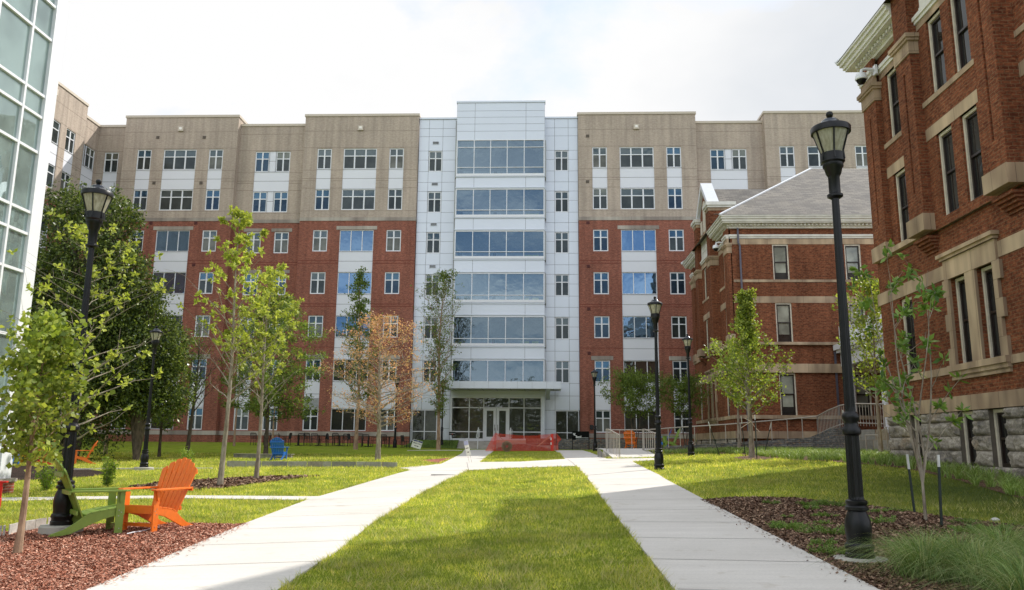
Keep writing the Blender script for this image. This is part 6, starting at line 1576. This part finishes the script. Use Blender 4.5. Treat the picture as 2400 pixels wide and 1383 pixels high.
# dense dark trees left
def crown_mass(label, base, H, parts, leaf, n, trunk, name='dense_tree', mat='lf_dark', seedv=0, group='dense dark trees behind the left lawn', fill_=.35):
    rs = random.Random(seedv); T = thing(name, label, 'tree', base, 0, group); wood = MB(); b = Vector(base)
    for (dx, dy, dz, r) in parts:
        e = Vector((b.x+dx, b.y+dy, b.z+dz)); m = b+Vector((dx*.2, dy*.2, dz*.55)); wood.tube([b, m, e], [trunk, trunk*.7, trunk*.2], 8, cap=False)
        for k in range(7): d = Vector((rs.uniform(-1,1), rs.uniform(-1,1), rs.uniform(-.6,.9))).normalized()*r*.85; wood.tube([m.lerp(e, rs.uniform(.3,1)), e+d], [trunk*.25, .012], 4, cap=False)
    wood.build('trunk', M['bark_dark'], T, smooth=True)
    Cs, Ds = [], []; tot = sum(p[3]**2 for p in parts)
    for (dx, dy, dz, r) in parts:
        c = np.array([b.x+dx, b.y+dy, b.z+dz]); nc = int(n*r*r/tot/9)
        d = RNG.normal(size=(nc, 3)); d /= np.linalg.norm(d, axis=1, keepdims=True); 
        lump = np.array([.80+.75*noise.noise(Vector(tuple(v*3.2+seedv))) for v in d])
        rr = r*lump*(RNG.uniform(fill_, 1, nc)**.35); q = c+d*rr[:, None]*np.array([1,1,.92])
        C = np.repeat(q, 9, 0)+RNG.normal(size=(nc*9, 3))*leaf*.9; D = np.repeat(d, 9, 0)*.7+RNG.normal(size=(nc*9, 3)); Cs.append(C); Ds.append(D)
    V = leaf_quads(np.concatenate(Cs), np.concatenate(Ds), leaf, .5); V -= np.array(base)[None, None]
    np_mesh('foliage', V.reshape(-1, 3), np.arange(len(V)*4).reshape(-1, 4), M[mat], 4, T); return T
crown_mass('tallest dense dark magnolia beside the glass building', BY(165,37), 14, [(0,0,3.2,3.2),(-1.6,.5,6,3.1),(.9,0,7.0,2.5),(-.4,0,9.6,2.2),(-1.3,0,12.0,1.5),(.7,.3,11.7,1.4),(-2.6,.2,9.0,1.7),(2.0,0,4.2,2.2),(-3.0,0,3,2.6),(1.5,.2,9.3,1.2)], .16, 95000, .3, seedv=1)
crown_mass('lower dense dark tree behind the second left lamp post', BY(318,37.5), 10, [(-.2,0,3.9,2.2),(-1.2,0,6.4,2.1),(.2,0,5.9,1.7),(-.5,0,8.0,1.2),(1.1,0,3.0,1.2),(-1.9,0,3.9,1.8),(1.0,0,4.7,1.1)], .15, 44000, .14, seedv=2)
tree('thin reddish trunked tree with sparse leaves right of the far green chair', BY(246,44), 7, .1, lambda t: 1.2*(1-t)+.2, 'lf_mid', .12, 300, 7, name='birch_tree', nb=24, zb=.35, up=.8, seedv=10, bark='bark_tan', group='young birches near the hall wall')
tree('pale green fine-leaved tree at the right edge of the dark trees', BY(372,41), 6.5, .08, lambda t: 1.6*math.sin(PI*(.2+.7*t)), 'lf_mid', .12, 900, 7, name='oak_tree', nb=36, zb=.2, up=.5, seedv=11, bark='bark_dark')
tree('young magnolia with yellow-green leaf whorls directly behind the left lamp post', BY(146,16.5), 5.9, .07, lambda t: 1.6*math.sin(PI*(.2+.72*t))**.8, 'lf_lime', .11, 165, 9, name='sapling', nb=44, zb=.2, up=.55, cl=.1, seedv=12, group=GT, k2=1, whorl=True, lean=(.004,0))
def ginkgo(label, base, H, tr, crown, leaf, ncl, per, seedv, nb=34, zb=.25, up=1.0, lean=(0,0), bark='bark', group='young ginkgo trees', inner=.3, cl=.15):
    return tree(label, base, H, tr, crown, 'lf_ginkgo', leaf, ncl, per, name='ginkgo_tree', bark=bark, nb=nb, zb=zb, up=up, seedv=seedv, lean=lean, asp=1.0, group=group, cl=cl, inner=inner, droop=.02, k2=1)
ginkgo('young ginkgo with fan leaves and a bare crooked pinkish trunk at the left edge', (-6.35, 9.9, g(-6.35,9.9)), 2.85, .045, lambda t: .50*math.sin(PI*(.22+.7*t))**.7, .068, 620, 6, 21, nb=34, zb=.36, up=.7, lean=(.03,0), bark='bark_tan', cl=.12)
ginkgo('staked ginkgo with bright leaves and spire top in front of the slate-roofed hall', B(1763,1073), 6.15, .10, lambda t: (1.5 if t < .34 else 1.5-(t-.34)*5.2 if t < .55 else .5*(1-t)+.2), .08, 1350, 7, 22, nb=48, zb=.24, up=.8, cl=.14)
ginkgo('ginkgo half hidden behind the right lamp post beside the porch', BY(2066,28.5), 6.1, .08, lambda t: 1.4*math.sin(PI*(.25+.72*t))**.8, .095, 560, 7, 23, nb=36, zb=.3, up=1.1)
ginkgo('small ginkgo behind the staked one, against the side of the hall', BY(1733,39.5), 4.6, .08, lambda t: 1.15*math.sin(PI*(.3+.68*t)), .10, 380, 7, 24, nb=26, zb=.42, up=.8)
tree('multi-stemmed crape myrtle beyond the ramp, left of the mid lamp post', BY(1490,50), 4.9, .05, lambda t: 1.75*math.sin(PI*(.3+.62*t))**.7, 'lf_mid', .13, 1100, 8, name='crape_myrtle', nb=40, zb=.4, up=.8, seedv=31, multi=5, spread=.12, group='crape myrtles by the hall wall', bark='bark_dark')
tree('crape myrtle against the wall, right of the mid lamp post', BY(1606,51), 4.4, .05, lambda t: 1.5*math.sin(PI*(.3+.62*t))**.7, 'lf_mid', .13, 800, 8, name='crape_myrtle', nb=34, zb=.4, up=.8, seedv=32, multi=4, spread=.12, group='crape myrtles by the hall wall', bark='bark_dark')
tree('open multi-stemmed young magnolia in the brown mulch by the tall hall', B(2170,1222), 4.1, .036, lambda t: .62*(1-t*.6), 'lf_mag', .14, 84, 9, name='magnolia', nb=30, zb=.22, up=1.3, seedv=33, multi=5, spread=.15, bark='bark', k2=0, asp=.38, whorl=True, inner=.1, cl=.05)
def shrub(label, px, py, h, r, n, seedv):
    b = B(px, py); T = thing('shrub', label, 'shrub', b, 0, 'small leafy shrubs on the left lawn'); s = MB(); rs = random.Random(seedv); P = []
    for k in range(9):
        a = rs.uniform(0, 2*PI); e = Vector(b)+Vector((math.cos(a)*r*rs.uniform(.2,.9), math.sin(a)*r*rs.uniform(.2,.9), h*rs.uniform(.7,1))); s.tube([b, Vector(b).lerp(e, .5), e], [.012,.009,.004], 4, cap=False)
        for t in np.linspace(.15, 1, 8): P.append(tuple(Vector(b).lerp(e, t)))
    s.build('stems', M['bark'], T); P = np.array(P); i = RNG.integers(0, len(P), n); C = P[i]+RNG.normal(size=(n,3))*.05; V = leaf_quads(C, rnd_dir(n,.5), .06, .6)-np.array(b)[None,None]
    np_mesh('foliage', V.reshape(-1,3), np.arange(n*4).reshape(-1,4), M['lf_shrub'], 4, T)
shrub('small leafy shrub between the left lamp post and the orange chair', 250, 1141, .78, .24, 1100, 1)
shrub('low leafy shrub just left of the left lamp post', 108, 1150, .62, .28, 900, 2)
shrub('leafy shrub directly behind the orange chair back', 438, 1121, .85, .26, 1000, 3)
# creeping junipers in the brown bed: fresh green sprigs
jl = [(1838,1238,.16,'beside the path edge at the bed\'s near left'),(1858,1243,.2,'large one low in the bed near the path'),(1945,1254,.24,'just left of the lamp base'),(1948,1187,.22,'broad one at the top of the bed left of the lamp'),(1895,1187,.15,'at the top edge of the bed'),(1902,1195,.12,'just below the top edge tuft'),(1846,1215,.07,'tiny upright one near the path'),(2052,1228,.2,'just right of the lamp shaft'),(2108,1201,.1,'between lamp and magnolia trunk'),(2262,1228,.12,'right of the black stake'),(2270,1250,.2,'low right of the stake beside the fountain grass'),(2328,1246,.18,'right part of the bed'),(1932,1280,.14,'by the path near the lamp footing'),(1965,1300,.2,'at the foot of the lamp near the path'),(1935,1213,.12,'middle of the bed left of the lamp'),(2050,1203,.12,'right behind the lamp shaft'),(1932,1230,.09,'pale one centre left of the bed'),(1810,1183,.12,'at the bed\'s far left corner'),(2345,1258,.15,'far right low in the bed'),(2005,1182,.1,'top edge just right of the lamp')]
for i, (px, py, r, nm) in enumerate(jl):
    b = B(px, py); C, D = [], []; rs = random.Random(i)
    for k in range(int(26*r/.12)):
        a = rs.uniform(0, 2*PI); rr = r*1.35*rs.uniform(0, 1)**.7*(1+.5*math.sin(2*a+i)); el = rs.uniform(.25, 1.0); d = Vector((math.cos(a), math.sin(a), el)).normalized(); p0 = Vector((rr*.6*math.cos(a), rr*.45*math.sin(a), 0))
        for m_ in range(34):
            t = rs.uniform(0, 1); q = p0+d*t*r*.75; C.append((q.x+rs.gauss(0,.012), q.y+rs.gauss(0,.012), q.z+rs.gauss(0,.01)+.015)); e = d*.8+Vector((rs.uniform(-1,1), rs.uniform(-1,1), rs.uniform(-.3,1)))*.7; D.append(tuple(e))
    V = leaf_quads(np.array(C), np.array(D), .032, .3); n = len(V); o = np_mesh('juniper', V.reshape(-1,3), np.arange(n*4).reshape(-1,4), M['lf_jun'], 4); o.location = b
    tag(o, 'creeping juniper clump '+nm, 'ground plant', 'creeping juniper clumps in the brown mulch')
# steel tree stakes with white tops and their ties
stk_m = plain('stake_green', (.012,.022,.018), .6); stk_w = plain('stake_white', (.6,.6,.58), .5)
def stake(a, b, label, Y=None, wfrac=.2, w=.02, group='steel stakes around the young trees'):
    p = G(*a) if Y is None else np.array([xp(a[0], Y), Y, g(xp(a[0], Y), Y)]); q = UY(b[0], b[1], p[1]); T = thing('tree_stake', label, 'stake', p, 0, group)
    A, Bv = Vector(p), Vector(q); mid = A.lerp(Bv, 1-wfrac); s = MB(); s.tube([A-(Bv-A)*.03, mid], w, 4); s.build('post', stk_m, T); s = MB(); s.tube([mid, Bv], w*1.02, 4); s.build('white_tip', stk_w, T)
stake((1747,1070), (1737,975), 'steel stake with white tip just left of the staked ginkgo trunk')
stake((1774,1076), (1769,972), 'dark steel stake just right of the staked ginkgo trunk', wfrac=.12)
stake((1686,1052), (1660,988), 'steel stake leaning left, left of the staked ginkgo', Y=33)
stake((1790,1049), (1807,992), 'steel stake leaning right, right of the staked ginkgo', Y=33)
stake((1985,1020), (1975,961), 'steel stake leaning beside the right lamp shaft before the porch rail', Y=27, w=.02)
stake((2207,1235), (2199,1066), 'dark upright steel stake right of the young magnolia', wfrac=.17, w=.02)
stake((2144,1205), (2126,1065), 'mottled steel stake left of the young magnolia', wfrac=.25, w=.02)
p = G(1763,1073); s = MB(); z = p[2]; s.tube([UY(1737,1003,p[1]), UY(1760,988,p[1]-.1), UY(1770,1002,p[1])], .012, 5); s.tube([UY(1760,988,p[1]-.11), UY(1745,980,p[1])], .01, 5); s.tube([UY(1770,1002,p[1]), UY(1780,1012,p[1])], .01, 5)
o = s.build('tie_strap', plain('strap_white', (.7,.6,.48), .7), origin=UY(1760,988,p[1]-.1)); tag(o, 'white tie strap looped round the staked ginkgo trunk', 'tree tie')
# drain grate in the left path
p = G(1047,1115); s = MB(); s.box(p[0]-.45, p[0]+.45, p[1]-.12, p[1]+.12, p[2]+.022, p[2]+.034)
o = s.build('drain_grate', plain('grate', (.2,.19,.18), .7), origin=p); tag(o, 'thin dark drain grate set in the left path', 'drain grate')
# planter shrub
b = (xp(1635,58.5), 58.0, 1.6); n = 200; V = leaf_quads(RNG.normal(size=(n,3))*.16+np.array([0,0,.18]), rnd_dir(n,.4), .12, .5); o = np_mesh('potted_shrub', V.reshape(-1,3), np.arange(n*4).reshape(-1,4), M['lf_mid'], 4); o.location = b; tag(o, 'small leafy shrub growing in the dark planter by the far hall', 'plant')
# woodland behind the viewer, mirrored in the ground floor glass
V_ = []
for (x, y, r, zc) in ((-16,-22,5,5),(-7,-26,5.5,5.5),(3,-24,4.5,4.5),(9,-30,6,6.5),(-26,-16,5,5),(18,-22,5,5),(-2,-34,6,8)):
    n = 5200; d = RNG.normal(size=(n,3)); d /= np.linalg.norm(d, axis=1, keepdims=True); C = np.array([x,y,zc])+d*r*(RNG.uniform(.4,1,n)**.4)[:,None]; V_.append(leaf_quads(C, rnd_dir(n), .45, .6))
V_ = np.concatenate(V_); o = np_mesh('woodland', V_.reshape(-1,3), np.arange(len(V_)*4).reshape(-1,4), M['lf_dark'], 4); tag(o, 'mass of dark trees mirrored in the ground floor glass', 'woodland', kind='stuff')
